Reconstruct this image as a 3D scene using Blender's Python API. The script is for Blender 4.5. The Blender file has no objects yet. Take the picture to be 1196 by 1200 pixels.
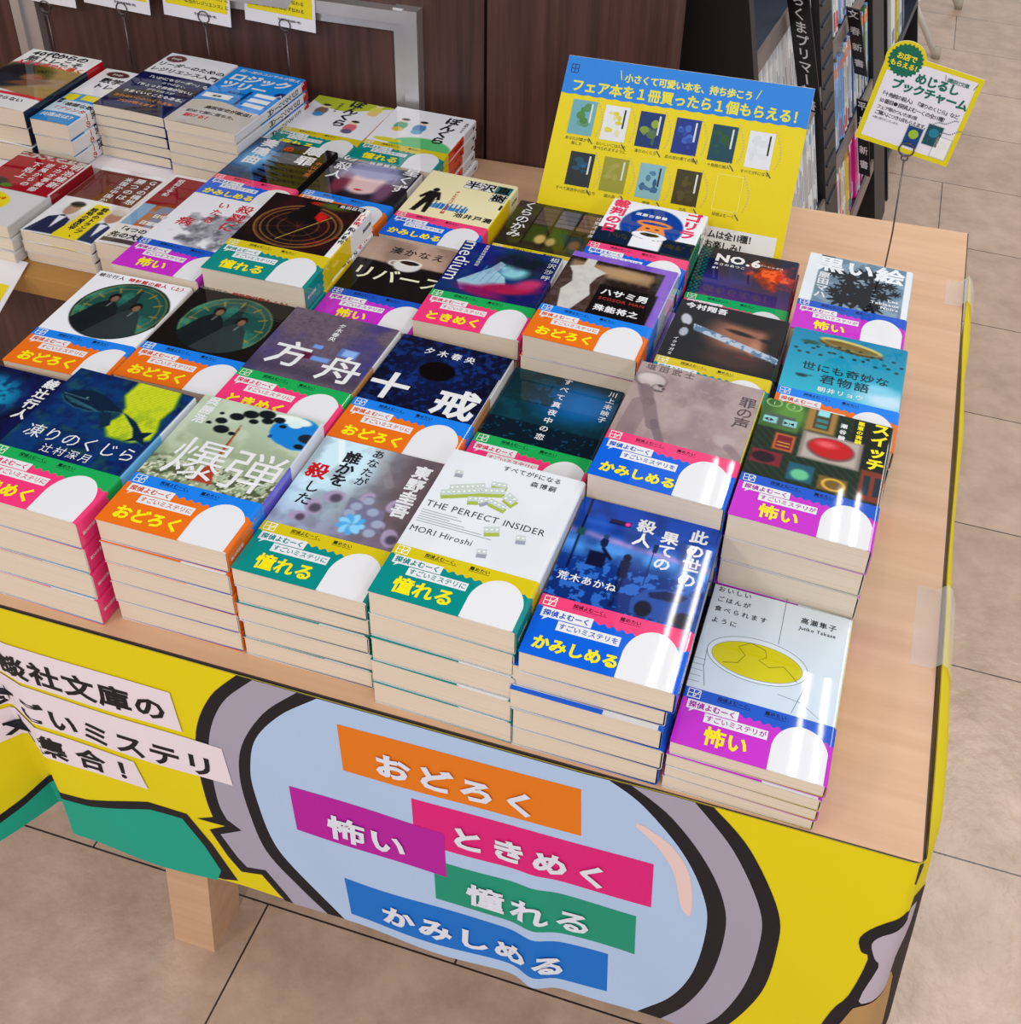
import bpy, math, random
import numpy as np
from mathutils import Matrix, Vector
from mathutils.geometry import tessellate_polygon

# ------------------------------------------------------------------ scene, camera, light
SC = bpy.context.scene
COL = SC.collection
FLOOR = -645.0                       # millimetres below the table top; the table top is z = 0 while building


def P3(x, y, z):
    return (x / 1000.0, y / 1000.0, (z - FLOOR) / 1000.0)


cam = bpy.data.cameras.new('camera')
cam.sensor_fit = 'HORIZONTAL'
cam.sensor_width = 36.0
cam.lens = 36.0 * 1381.91 / 1196.0
cam.shift_x = -(716.75 - 598.0) / 1196.0
cam.shift_y = -(600.0 - 358.39) / 1196.0
cam.clip_start = 0.02
cam_o = bpy.data.objects.new('camera', cam)
COL.objects.link(cam_o)
RT = Vector((0.9625029, 0.2631741, 0.0657832))
UP = Vector((-0.2031826, 0.5387255, 0.8176134))
FW = Vector((-0.1797356, 0.8003213, -0.5719973))
m = Matrix.Identity(4)
for i in range(3):
    m[i][0], m[i][1], m[i][2] = RT[i], UP[i], -FW[i]
m[0][3], m[1][3], m[2][3] = P3(-131.04, -476.48, 727.37)
cam_o.matrix_world = m
SC.camera = cam_o

w = bpy.data.worlds.new('shop_light')
SC.world = w
w.use_nodes = True
w.node_tree.nodes['Background'].inputs[0].default_value = (0.96, 0.97, 1.0, 1)
w.node_tree.nodes['Background'].inputs[1].default_value = 0.82


def area(name, loc, sx, sy, power, col=(1, 0.985, 0.96)):
    l = bpy.data.lights.new(name, 'AREA')
    l.shape = 'RECTANGLE'
    l.size, l.size_y = sx, sy
    l.energy = power
    l.color = col
    o = bpy.data.objects.new(name, l)
    o.location = P3(*loc)
    COL.objects.link(o)
    return o


# the shop's ceiling tubes, and fill lamps added behind the camera to brighten fronts, 2.65 m above the floor
for lx, ly, sx, pw in ((-1500, 900, .14, 6), (-1500, 2500, .14, 8), (800, 900, .14, 7), (-1900, -2300, .3, 34), (-300, -2300, .3, 34), (1300, -2300, .3, 30),
                       (-380, 1750, .012, 2.2), (-330, 1750, .012, 2.2), (10, 1750, .012, 2.2), (65, 1750, .012, 2.2), (780, 2150, .34, 20)):
    area('ceiling_and_fill_lamp', (lx, ly, 2000), sx, 1.1, pw)

SC.view_settings.view_transform = 'Standard'
SC.view_settings.look = 'None'
SC.view_settings.exposure = -0.30
SC.view_settings.gamma = 1.0


# ------------------------------------------------------------------ materials
def lin(c):
    c = np.asarray(c, float)
    return np.where(c <= 0.04045, c / 12.92, ((c + 0.055) / 1.055) ** 2.4)


def L4(c):
    return tuple(float(v) for v in lin(c)) + (1.0,)


def new_mat(name):
    mt = bpy.data.materials.new(name)
    mt.use_nodes = True
    return mt, mt.node_tree.nodes, mt.node_tree.links, mt.node_tree.nodes['Principled BSDF']


def printed(name, rough, spec=0.5, coat=0.0, fibre=0.0):
    mt, N, K, b = new_mat(name)
    a = N.new('ShaderNodeAttribute')
    a.attribute_name = 'Col'
    K.new(a.outputs['Color'], b.inputs['Base Color'])
    b.inputs['Roughness'].default_value = rough
    b.inputs['Specular IOR Level'].default_value = spec
    b.inputs['Coat Weight'].default_value = coat
    b.inputs['Coat Roughness'].default_value = 0.12
    if fibre:
        t = N.new('ShaderNodeTexNoise')
        t.inputs['Scale'].default_value = 900
        c = N.new('ShaderNodeTexCoord')
        K.new(c.outputs['Object'], t.inputs['Vector'])
        bp = N.new('ShaderNodeBump')
        bp.inputs['Strength'].default_value = fibre
        bp.inputs['Distance'].default_value = 0.0004
        K.new(t.outputs['Fac'], bp.inputs['Height'])
        K.new(bp.outputs['Normal'], b.inputs['Normal'])
    return mt


def plain(name, col, rough=0.5, metal=0.0, spec=0.5, noise=0.0, scale=40):
    mt, N, K, b = new_mat(name)
    b.inputs['Roughness'].default_value = rough
    b.inputs['Metallic'].default_value = metal
    b.inputs['Specular IOR Level'].default_value = spec
    c = N.new('ShaderNodeTexCoord')
    t = N.new('ShaderNodeTexNoise')
    t.inputs['Scale'].default_value = scale
    K.new(c.outputs['Object'], t.inputs['Vector'])
    mx = N.new('ShaderNodeMixRGB')
    mx.inputs[1].default_value = L4(np.array(col) * (1 - noise))
    mx.inputs[2].default_value = L4(np.clip(np.array(col) * (1 + noise), 0, 1))
    K.new(t.outputs['Fac'], mx.inputs[0])
    K.new(mx.outputs[0], b.inputs['Base Color'])
    return mt


def grain(name, c1, c2, stretch, rough, scale=1.0, spec=0.4):
    mt, N, K, b = new_mat(name)
    b.inputs['Roughness'].default_value = rough
    b.inputs['Specular IOR Level'].default_value = spec
    c = N.new('ShaderNodeTexCoord')
    mp = N.new('ShaderNodeMapping')
    mp.inputs['Scale'].default_value = stretch
    K.new(c.outputs['Object'], mp.inputs['Vector'])
    t = N.new('ShaderNodeTexNoise')
    t.inputs['Scale'].default_value = scale
    t.inputs['Detail'].default_value = 6
    t.inputs['Roughness'].default_value = 0.6
    K.new(mp.outputs[0], t.inputs['Vector'])
    r = N.new('ShaderNodeValToRGB')
    r.color_ramp.elements[0].position = 0.33
    r.color_ramp.elements[1].position = 0.68
    r.color_ramp.elements[0].color = L4(c1)
    r.color_ramp.elements[1].color = L4(c2)
    K.new(t.outputs['Fac'], r.inputs[0])
    K.new(r.outputs[0], b.inputs['Base Color'])
    return mt


M = {}
M['gloss'] = printed('coated_jacket_paper', 0.035, 0.3, 0.0)
M['card'] = printed('printed_card', 0.4, 0.4)
M['cloth'] = printed('printed_banner_cloth', 0.62, 0.25, 0.0, 0.25)
M['wood'] = grain('pale_birch_laminate', (0.80, 0.63, 0.49), (0.86, 0.70, 0.56), (2.0, 30, 30), 0.38, 1.6)
M['edge'] = plain('dark_edge_strip', (0.20, 0.15, 0.16), 0.5, noise=0.1)
M['ledge'] = grain('golden_brown_laminate', (0.66, 0.47, 0.22), (0.72, 0.53, 0.28), (2.0, 30, 30), 0.4, 1.6)
M['dark'] = grain('dark_walnut_panel', (0.245, 0.15, 0.135), (0.37, 0.24, 0.215), (45, 45, 1.6), 0.42, 2.0)
M['metal'] = plain('brushed_aluminium_trim', (0.80, 0.79, 0.80), 0.33, 0.75, noise=0.04, scale=25)
M['steel'] = plain('wire_steel', (0.42, 0.40, 0.41), 0.3, 1.0)
M['black'] = plain('black_shelf_laminate', (0.085, 0.08, 0.09), 0.45, noise=0.12)
M['shelf'] = plain('slate_shelf_laminate', (0.17, 0.20, 0.25), 0.4, noise=0.1)
M['strip'] = plain('taupe_shelf_lip', (0.50, 0.45, 0.43), 0.35, 0.3, noise=0.05)
M['whitepaint'] = plain('white_painted_tube', (0.86, 0.85, 0.82), 0.4, noise=0.03)
M['rubber'] = plain('rubber_foot', (0.70, 0.66, 0.58), 0.7, noise=0.05)
M['acrylic'] = plain('white_riser_board', (0.93, 0.90, 0.92), 0.35, noise=0.02)


def page_mat():
    mt, N, K, b = new_mat('cream_page_edges')
    c = N.new('ShaderNodeTexCoord')
    mp = N.new('ShaderNodeMapping')
    mp.inputs['Scale'].default_value = (6, 6, 2600)
    K.new(c.outputs['Object'], mp.inputs['Vector'])
    t = N.new('ShaderNodeTexNoise')
    t.inputs['Scale'].default_value = 1.0
    t.inputs['Detail'].default_value = 2
    K.new(mp.outputs[0], t.inputs['Vector'])
    r = N.new('ShaderNodeValToRGB')
    r.color_ramp.elements[0].position = 0.25
    r.color_ramp.elements[1].position = 0.75
    r.color_ramp.elements[0].color = L4((0.84, 0.77, 0.69))
    r.color_ramp.elements[1].color = L4((0.92, 0.86, 0.78))
    K.new(t.outputs['Fac'], r.inputs[0])
    K.new(r.outputs[0], b.inputs['Base Color'])
    b.inputs['Roughness'].default_value = 0.8
    b.inputs['Specular IOR Level'].default_value = 0.2
    return mt


M['pages'] = page_mat()


def floor_mat():
    mt, N, K, b = new_mat('stone_look_floor_tile')
    c = N.new('ShaderNodeTexCoord')
    mp = N.new('ShaderNodeMapping')
    mp.inputs['Location'].default_value = (0.618, -0.138, 0)
    K.new(c.outputs['Object'], mp.inputs['Vector'])
    br = N.new('ShaderNodeTexBrick')
    br.inputs['Scale'].default_value = 1.0
    br.inputs['Brick Width'].default_value = 0.459
    br.inputs['Row Height'].default_value = 0.302
    br.inputs['Mortar Size'].default_value = 0.0011
    br.inputs['Mortar Smooth'].default_value = 0.0
    br.inputs['Color1'].default_value = L4((0.80, 0.69, 0.605))
    br.inputs['Color2'].default_value = L4((0.77, 0.66, 0.575))
    br.inputs['Mortar'].default_value = L4((0.20, 0.17, 0.17))
    K.new(mp.outputs[0], br.inputs['Vector'])
    t = N.new('ShaderNodeTexNoise')
    t.inputs['Scale'].default_value = 16
    t.inputs['Detail'].default_value = 8
    t.inputs['Roughness'].default_value = 0.65
    K.new(c.outputs['Object'], t.inputs['Vector'])
    r = N.new('ShaderNodeValToRGB')
    r.color_ramp.elements[0].position = 0.3
    r.color_ramp.elements[1].position = 0.7
    r.color_ramp.elements[0].color = (0.70, 0.68, 0.66, 1)
    r.color_ramp.elements[1].color = (1.0, 1.0, 1.0, 1)
    K.new(t.outputs['Fac'], r.inputs[0])
    mx = N.new('ShaderNodeMixRGB')
    mx.blend_type = 'MULTIPLY'
    mx.inputs[0].default_value = 1
    K.new(br.outputs['Color'], mx.inputs[1])
    K.new(r.outputs[0], mx.inputs[2])
    K.new(mx.outputs[0], b.inputs['Base Color'])
    b.inputs['Roughness'].default_value = 0.30
    b.inputs['Specular IOR Level'].default_value = 0.5
    t2 = N.new('ShaderNodeTexNoise')
    t2.inputs['Scale'].default_value = 60
    t2.inputs['Detail'].default_value = 4
    K.new(c.outputs['Object'], t2.inputs['Vector'])
    bp = N.new('ShaderNodeBump')
    bp.inputs['Strength'].default_value = 0.35
    bp.inputs['Distance'].default_value = 0.003
    K.new(t2.outputs['Fac'], bp.inputs['Height'])
    K.new(bp.outputs['Normal'], b.inputs['Normal'])
    return mt


M['floor'] = floor_mat()


# ------------------------------------------------------------------ mesh helpers
def tag(o, label=None, cat=None, group=None, kind=None):
    for k, v in (('label', label), ('category', cat), ('group', group), ('kind', kind)):
        if v:
            o[k] = v
    return o


def empty(name, x, y, z, rz=0.0, rot=None):
    o = bpy.data.objects.new(name, None)
    o.empty_display_size = 0.02
    o.location = P3(x, y, z)
    o.rotation_euler = rot if rot else (0, 0, rz)
    COL.objects.link(o)
    return o


class MB:
    """collects points (mm), faces and print colours into one mesh"""

    def __init__(s):
        s.v, s.c, s.f, s.n = [], [], [], 0

    def add(s, verts, faces, col=(1, 1, 1)):
        verts = np.asarray(verts, float).reshape(-1, 3)
        col = np.asarray(col, float)
        if col.ndim == 1:
            col = np.tile(col, (len(verts), 1))
        k = s.n
        s.v.append(verts)
        s.c.append(col)
        s.f += [tuple(int(i) + k for i in f) for f in faces]
        s.n += len(verts)

    def box(s, a, b, col=(1, 1, 1), bev=0):
        x0, y0, z0 = a
        x1, y1, z1 = b
        s.add([(x0, y0, z0), (x1, y0, z0), (x1, y1, z0), (x0, y1, z0), (x0, y0, z1), (x1, y0, z1), (x1, y1, z1), (x0, y1, z1)],
              [(0, 3, 2, 1), (4, 5, 6, 7), (0, 1, 5, 4), (1, 2, 6, 5), (2, 3, 7, 6), (3, 0, 4, 7)], col)

    def hexa(s, q, col=(1, 1, 1)):
        s.add(q, [(0, 3, 2, 1), (4, 5, 6, 7), (0, 1, 5, 4), (1, 2, 6, 5), (2, 3, 7, 6), (3, 0, 4, 7)], col)

    def prism(s, pts, z0, z1, col=(1, 1, 1)):
        n = len(pts)
        tri = tessellate_polygon([[Vector((p[0], p[1], 0)) for p in pts]])
        v = [(p[0], p[1], z0) for p in pts] + [(p[0], p[1], z1) for p in pts]
        f = [tuple(t) for t in tri] + [tuple(i + n for i in t) for t in tri]
        f += [(i, (i + 1) % n, (i + 1) % n + n, i + n) for i in range(n)]
        s.add(v, f, col)

    def tube(s, pts, r, col=(1, 1, 1), seg=8, closed=False):
        pts = [Vector(p) for p in pts]
        n = len(pts)
        rings = []
        for i, p in enumerate(pts):
            a = pts[(i - 1) % n] if (closed or i > 0) else p
            b = pts[(i + 1) % n] if (closed or i < n - 1) else p
            d = (b - a).normalized()
            u = d.cross(Vector((0.31, 0.2, 0.93))).normalized()
            q = d.cross(u)
            rings += [p + u * (r * math.cos(2 * math.pi * k / seg)) + q * (r * math.sin(2 * math.pi * k / seg)) for k in range(seg)]
        f = []
        for i in range(n if closed else n - 1):
            j = (i + 1) % n
            for k in range(seg):
                k2 = (k + 1) % seg
                f.append((i * seg + k, i * seg + k2, j * seg + k2, j * seg + k))
        if not closed:
            f += [tuple(range(seg))[::-1], tuple(range((n - 1) * seg, n * seg))]
        s.add([tuple(v) for v in rings], f, col)

    def mesh(s, name, mat):
        me = bpy.data.meshes.new(name)
        V = np.concatenate(s.v) / 1000.0
        me.from_pydata(V.tolist(), [], s.f)
        C = np.concatenate(s.c)
        a = me.attributes.new('Col', 'FLOAT_COLOR', 'POINT')
        a.data.foreach_set('color', np.concatenate([lin(np.clip(C, 0, 1)), np.ones((len(C), 1))], 1).astype(np.float32).ravel())
        me.materials.append(M[mat])
        me.update()
        return me

    def build(s, name, mat, parent=None, world=False, smooth=False):
        me = s.mesh(name, mat)
        if smooth:
            me.polygons.foreach_set('use_smooth', [True] * len(me.polygons))
        o = bpy.data.objects.new(name, me)
        COL.objects.link(o)
        if parent:
            o.parent = parent
        elif world:
            o.location = (0, 0, -FLOOR / 1000.0)
        return o


# ------------------------------------------------------------------ lettering (built-in font, glyph by glyph)
GL = {}
BOLD = (0.0, 0.016, 0.032, 0.045)


def glyph(ch, b):
    key = (ch, b)
    if key not in GL:
        c = bpy.data.curves.new('glyph', 'FONT')
        c.body = ch
        c.resolution_u = 2
        c.fill_mode = 'FRONT'
        if b:
            c.bevel_depth = BOLD[b]
            c.bevel_resolution = 0
        o = bpy.data.objects.new('glyph', c)
        COL.objects.link(o)
        bpy.context.view_layer.update()
        dg = bpy.context.evaluated_depsgraph_get()
        me = bpy.data.meshes.new_from_object(o.evaluated_get(dg))
        n = len(me.vertices)
        v = np.zeros(n * 3)
        me.vertices.foreach_get('co', v)
        v = v.reshape(-1, 3)[:, :2]
        GL[key] = (v, [tuple(p.vertices) for p in me.polygons], (v[:, 0].max() if n else 0.3))
        bpy.data.objects.remove(o)
        bpy.data.curves.remove(c)
        bpy.data.meshes.remove(me)
    return GL[key]


def is_wide(ch):
    return ord(ch) > 0x2E7F


VROT = 'ーー「」『』()（）〈〉…'


def text(mb, mp, s, x, y, size, col, off=0.12, vert=False, b=1, pitch=None, asp=1.0, skew=0.0, rot=0.0):
    """x, y: baseline start (horizontal) or centre top (vertical); size: em in mm"""
    cr, sr = math.cos(rot), math.sin(rot)
    cx = cy = 0.0
    for ch in s:
        if ch == ' ':
            cx += 0.35 * size * asp
            cy -= 0.4 * size
            continue
        v, f, wd = glyph(ch, b)
        if len(v) == 0:
            continue
        adv = (1.0 if is_wide(ch) else wd + 0.07)
        q = v.copy()
        if vert:
            if ch in VROT:
                q = np.stack([q[:, 1] + 0.12, 0.88 - q[:, 0] - 0.0], 1)
            if is_wide(ch):
                q[:, 0] -= 0.5
                q[:, 1] -= 0.88
            else:
                q[:, 0] -= wd / 2
                q[:, 1] -= 0.85
            q = q * size
            q[:, 0] *= asp
            q[:, 1] += cy
            cy -= pitch if pitch else size
        else:
            q = q * size
            q[:, 0] += skew * q[:, 1]
            q[:, 0] = q[:, 0] * asp + cx
            cx += pitch if (pitch and is_wide(ch)) else adv * size * asp
        q = np.stack([x + q[:, 0] * cr - q[:, 1] * sr, y + q[:, 0] * sr + q[:, 1] * cr], 1)
        mb.add(mp(q[:, 0], q[:, 1], off), f, col)


def poly(mb, mp, pts, col, off=0.06):
    tri = tessellate_polygon([[Vector((p[0], p[1], 0)) for p in pts]])
    p = np.array(pts, float)
    mb.add(mp(p[:, 0], p[:, 1], off), [t[::-1] for t in tri], col)


def rect(mb, mp, x0, y0, x1, y1, col, off=0.06):
    p = np.array([(x0, y0), (x1, y0), (x1, y1), (x0, y1)], float)
    mb.add(mp(p[:, 0], p[:, 1], off), [(0, 1, 2, 3)], col)


def stroke(mb, mp, pts, wd, col, off=0.08):
    p = np.array(pts, float)
    d = np.gradient(p, axis=0)
    n = np.stack([-d[:, 1], d[:, 0]], 1) / np.maximum(np.hypot(d[:, 0], d[:, 1]), 1e-9)[:, None] * wd / 2
    a, b = p + n, p - n
    v = np.concatenate([mp(a[:, 0], a[:, 1], off), mp(b[:, 0], b[:, 1], off)])
    k = len(p)
    mb.add(v, [(i + k, i + k + 1, i + 1, i) for i in range(k - 1)], col)


def ell(cx, cy, rx, ry, n=28, rot=0.0, a0=0.0, a1=2 * math.pi):
    c, s = math.cos(rot), math.sin(rot)
    o = []
    for i in range(n):
        a = a0 + (a1 - a0) * i / (n - (0 if abs(a1 - a0 - 2 * math.pi) < 1e-6 else 1))
        x, y = rx * math.cos(a), ry * math.sin(a)
        o.append((cx + x * c - y * s, cy + x * s + y * c))
    return o


# ------------------------------------------------------------------ cover pictures: colours computed over the jacket
class Art:
    def __init__(s, S, V):
        s.S, s.V = S, V
        s.c = np.ones(S.shape + (3,))

    def fill(s, c):
        s.c[:] = c
        return s

    def grad(s, c1, c2, v0=50, v1=148, ax='v'):
        t = np.clip(((s.V if ax == 'v' else s.S) - v0) / (v1 - v0), 0, 1)[..., None]
        s.c = np.array(c1) * (1 - t) + np.array(c2) * t
        return s

    def mix(s, mask, c):
        mk = np.clip(mask, 0, 1)[..., None]
        s.c = s.c * (1 - mk) + np.array(c) * mk
        return s

    def noise(s, sc, seed=0, oct=3):
        rng = np.random.RandomState(seed)
        out = np.zeros(s.S.shape)
        amp = 1.0
        tot = 0
        for _ in range(oct):
            g = rng.rand(64, 64)
            x, y = s.S / sc + 20, s.V / sc + 20
            xi, yi = np.floor(x).astype(int), np.floor(y).astype(int)
            fx, fy = x - xi, y - yi
            fx, fy = fx * fx * (3 - 2 * fx), fy * fy * (3 - 2 * fy)
            G = lambda a, b: g[a % 64, b % 64]
            out += amp * ((G(xi, yi) * (1 - fx) + G(xi + 1, yi) * fx) * (1 - fy) + (G(xi, yi + 1) * (1 - fx) + G(xi + 1, yi + 1) * fx) * fy)
            tot += amp
            amp *= 0.55
            sc *= 0.5
        return out / tot

    def mottle(s, sc, c, amt=1.0, seed=0, lo=0.45, hi=0.7):
        return s.mix(np.clip((s.noise(sc, seed) - lo) / (hi - lo), 0, 1) * amt, c)

    def ell(s, cx, cy, rx, ry, c, soft=0.06, rot=0.0, amt=1.0):
        a, b = math.cos(rot), math.sin(rot)
        x, y = s.S - cx, s.V - cy
        r = np.hypot((x * a + y * b) / rx, (-x * b + y * a) / ry)
        return s.mix(np.clip((1 + soft - r) / (2 * soft), 0, 1) * amt, c)

    def ring(s, cx, cy, rx, ry, wd, c, amt=1.0):
        r = np.hypot((s.S - cx) / rx, (s.V - cy) / ry) - 1
        return s.mix(np.clip(1.5 - np.abs(r) * rx / wd * 1.5, 0, 1) * amt, c)

    def box(s, x0, y0, x1, y1, c, soft=0.6, amt=1.0):
        k = np.minimum(np.minimum(s.S - x0, x1 - s.S), np.minimum(s.V - y0, y1 - s.V))
        return s.mix(np.clip(k / soft + 0.5, 0, 1) * amt, c)

    def line(s, x0, y0, x1, y1, wd, c, amt=1.0):
        d = np.array([x1 - x0, y1 - y0], float)
        t = np.clip(((s.S - x0) * d[0] + (s.V - y0) * d[1]) / (d @ d), 0, 1)
        r = np.hypot(s.S - x0 - t * d[0], s.V - y0 - t * d[1])
        return s.mix(np.clip((wd / 2 - r) / 0.8 + 0.5, 0, 1) * amt, c)

    def pg(s, pts, c, amt=1.0):
        n = len(pts)
        acc = np.zeros(s.S.shape)
        for dx, dy in ((-.22, -.22), (.22, -.2), (-.2, .22), (.22, .22)):
            S, V = s.S + dx, s.V + dy
            ins = np.zeros(s.S.shape, bool)
            for i in range(n):
                (x0, y0), (x1, y1) = pts[i], pts[(i + 1) % n]
                if y0 == y1:
                    continue
                ins ^= ((y0 > V) != (y1 > V)) & (S < (x1 - x0) * (V - y0) / (y1 - y0) + x0)
            acc += ins * .25
        ins = acc
        return s.mix(ins * amt, c)


W1 = (0.90, 0.90, 0.91)
BK = (0.04, 0.04, 0.05)
# art functions: first the picture, then lettering rows (string, x, y, size, colour, vertical, boldness, pitch)


def a_kujira(a):
    a.fill((0.03, 0.13, 0.36)).mottle(22, (0.02, 0.24, 0.45), 0.7, 1).mottle(6, (0.01, 0.07, 0.22), 0.4, 2)
    for k in range(4):
        q = 3 - k
        c = ((0.16, 0.36, 0.30), (0.42, 0.58, 0.16), (0.66, 0.76, 0.12), (0.80, 0.84, 0.14))[k]
        a.pg([(53 + k, 150), (93 - k, 150), (99 - k, 130), (97 - k, 114), (102 - k, 102), (103 - k, 90 + k), (90, 83 + k), (68 + k, 83 + k), (58 + k, 96), (63 + k, 107), (61 + k, 118), (52 + k, 130)], c)
    a.mix((np.sin(a.V * 3 + a.S * .8) > .5) * (np.hypot((a.S - 78) / 26, (a.V - 118) / 40) < .9) * .25, (0.35, 0.5, 0.12)).mottle(9, (0.2, 0.45, 0.18), 0.3, 3, .55, .8)
    body = [(7, 116), (14, 123), (26, 127), (40, 125), (54, 118), (68, 110), (82, 99), (88, 90), (84, 84), (92, 88), (101, 84), (96, 92), (99, 100), (91, 97), (80, 106), (66, 112), (54, 110), (40, 105), (26, 105), (14, 109)]
    a.pg([(p[0], p[1] - .8) for p in body], (0.16, 0.40, 0.46)).pg(body, (0.03, 0.13, 0.22))
    a.pg([(44, 107), (56, 109), (64, 96), (58, 90), (54, 98)], (0.04, 0.16, 0.25))
    for i in range(6):
        a.line(9 + i * 2, 115 - i * 1.1, 38 + i * 2, 109 - i * 0.6, 0.45, (0.24, 0.48, 0.52), .8)
    a.line(8, 117, 30, 116, .8, (0.4, 0.6, 0.6), .7).ell(28, 118, 1, .8, (0.5, 0.65, 0.65))


def a_jukkaku(a):
    a.fill((0.05, 0.07, 0.28)).mottle(20, (0.02, 0.03, 0.12), 0.8, 4)
    a.ell(48, 112, 32, 27, (0.03, 0.35, 0.55), 0.25).ell(48, 112, 25, 21, (0.08, 0.55, 0.7), 0.3)
    a.mottle(8, (0.03, 0.1, 0.3), 0.7, 6, 0.5, 0.6).box(20, 114, 40, 122, (0.9, 0.7, 0.2), 6, 0.8)


def a_bakudan(a):
    a.fill((0.66, 0.72, 0.60)).grad((0.52, 0.58, 0.44), (0.72, 0.78, 0.68), 60, 130)
    a.mottle(16, (0.80, 0.85, 0.76), 0.6, 3)
    c = np.clip((76 - a.V + 10 * (a.noise(7, 5) - 0.5)) / 6, 0, 1)
    a.mix(c * (a.noise(4, 8) > 0.5), (0.33, 0.36, 0.26)).mix(c * (a.noise(3, 9) > 0.62), (0.82, 0.83, 0.72))
    a.pg([(39, 56), (46, 78), (45, 118), (46.4, 118), (49, 78), (58, 56)], (0.66, 0.25, 0.16)).line(45.6, 112, 45.2, 122, 0.8, (0.5, 0.25, 0.2))
    a.ell(88, 128, 20, 17, (0.1, 0.5, 0.82), 0.04).ell(94, 118, 13, 9, (0.1, 0.5, 0.82), 0.05)
    a.ell(80, 140, 16, 5, (0.9, 0.95, 0.93), 0.1).ell(84, 136, 6, 4, (0.85, 0.93, 0.92), 0.1)
    for x, y, r in ((28, 122, 5), (37, 130, 6), (46, 136, 6.5), (58, 140, 7), (70, 137, 5), (33, 113, 6.5), (43, 111, 3), (52, 129, 4), (62, 133, 5), (24, 130, 2.2), (20, 117, 2.5), (76, 131, 3), (98, 114, 4), (104, 126, 3)):
        a.ell(x, y, r, r * 0.7, (0.06, 0.1, 0.12), 0.1)
    a.ell(100, 124, 7, 5, (0.1, 0.14, 0.2), 0.1).ell(72, 118, 2, 2, (0.06, 0.3, 0.6), 0.1)


def a_dareka(a):
    a.grad((0.72, 0.85, 0.92), (0.42, 0.36, 0.38), 20, 80, 's')
    a.mix(np.clip((a.V - 60 - a.S * 0.5) / 30, 0, 1) * np.clip((62 - a.S) / 20, 0, 1), (0.80, 0.92, 0.97))
    a.mix(np.clip((75 - a.V) / 30, 0, 1) * 0.55, (0.55, 0.50, 0.66)).mottle(14, (0.3, 0.26, 0.3), 0.3, 2)
    a.line(44, 148, 70, 110, 7, (0.65, 0.62, 0.62), 0.35).line(12, 148, 26, 120, 5, (0.97, 1, 1), 0.6)
    for x, y, r, t in ((36, 86, 9, .4), (26, 72, 9, 2.2), (60, 92, 7, 1.2), (84, 92, 9, .9), (92, 60, 9, 2), (20, 60, 7, .3), (78, 66, 8, 1)):
        a.ell(x, y, r, r * 0.7, (0.66, 0.60, 0.72), 0.12, t).ell(x + 2, y - 1, r * 0.5, r * 0.5, (0.33, 0.29, 0.37), 0.3, t)
    a.pg([(48, 90), (78, 84), (84, 62), (60, 56), (50, 66)], (0.46, 0.46, 0.58), 0.9)
    for x, y in ((56, 82), (70, 80), (78, 70), (76, 60), (62, 90), (54, 74)):
        a.ell(x, y, 4.5, 4, (0.62, 0.66, 0.76), 0.2)
    for k in range(9):
        t = k * 0.7
        a.ell(60 + 6 * math.cos(t), 64 + 6 * math.sin(t), 5, 3, (0.33, 0.66, 0.9) if k % 2 else (0.55, 0.82, 0.97), 0.2, t)


def a_insider(a):
    a.fill((0.87, 0.89, 0.91))
    a.mottle(40, (0.90, 0.915, 0.935), 0.8, 1)


def e_insider(mb, mp):
    def brick(x, y, w_, h_, t):
        c, s_ = math.cos(t), math.sin(t)
        q = [(x + u * c - v * s_, y + u * s_ + v * c) for u, v in ((0, 0), (w_, 0), (w_, h_), (0, h_))]
        poly(mb, mp, [(p[0] + 1.0, p[1] - 3.4) for p in q], (0.66, 0.72, 0.30) if w_ > 7 else (0.60, 0.62, 0.68), 0.07)
        poly(mb, mp, q, (0.78, 0.82, 0.80), 0.1)
        nx = max(1, int(w_ / 3.4))
        ny = max(1, int(h_ / 3.4))
        for i in range(nx):
            for j in range(ny):
                u, v = (i + 0.5) * w_ / nx, (j + 0.5) * h_ / ny
                poly(mb, mp, ell(x + u * c - v * s_ + .2, y + u * s_ + v * c - .3, 1.1, 1.0, 10), (0.68, 0.72, 0.74), 0.13)
                poly(mb, mp, ell(x + u * c - v * s_, y + u * s_ + v * c, 1.0, 0.9, 10), (0.95, 0.97, 0.97), 0.16)
    for q in ((10, 99, 30, 6, .42), (14, 106, 26, 6, .42), (34, 110, 20, 6.5, .3), (40, 121, 12, 5, .1), (44, 104, 14, 5, -.25), (52, 112, 10, 8, -.5), (30, 100, 8, 5, .3), (40, 101, 7, 4, .8)):
        brick(*q)
    for q in ((10, 124, 6, 4, .1), (53, 75, 11, 6, .35), (76, 76, 7, 5, .2), (55, 55, 7, 4.5, .2)):
        brick(*q)
    for k in range(6):
        rect(mb, mp, 3, 81.5 - k * 2.3, (30, 34, 26, 38, 52, 60)[k], 82.1 - k * 2.3, (0.62, 0.63, 0.66), 0.1)


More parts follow.
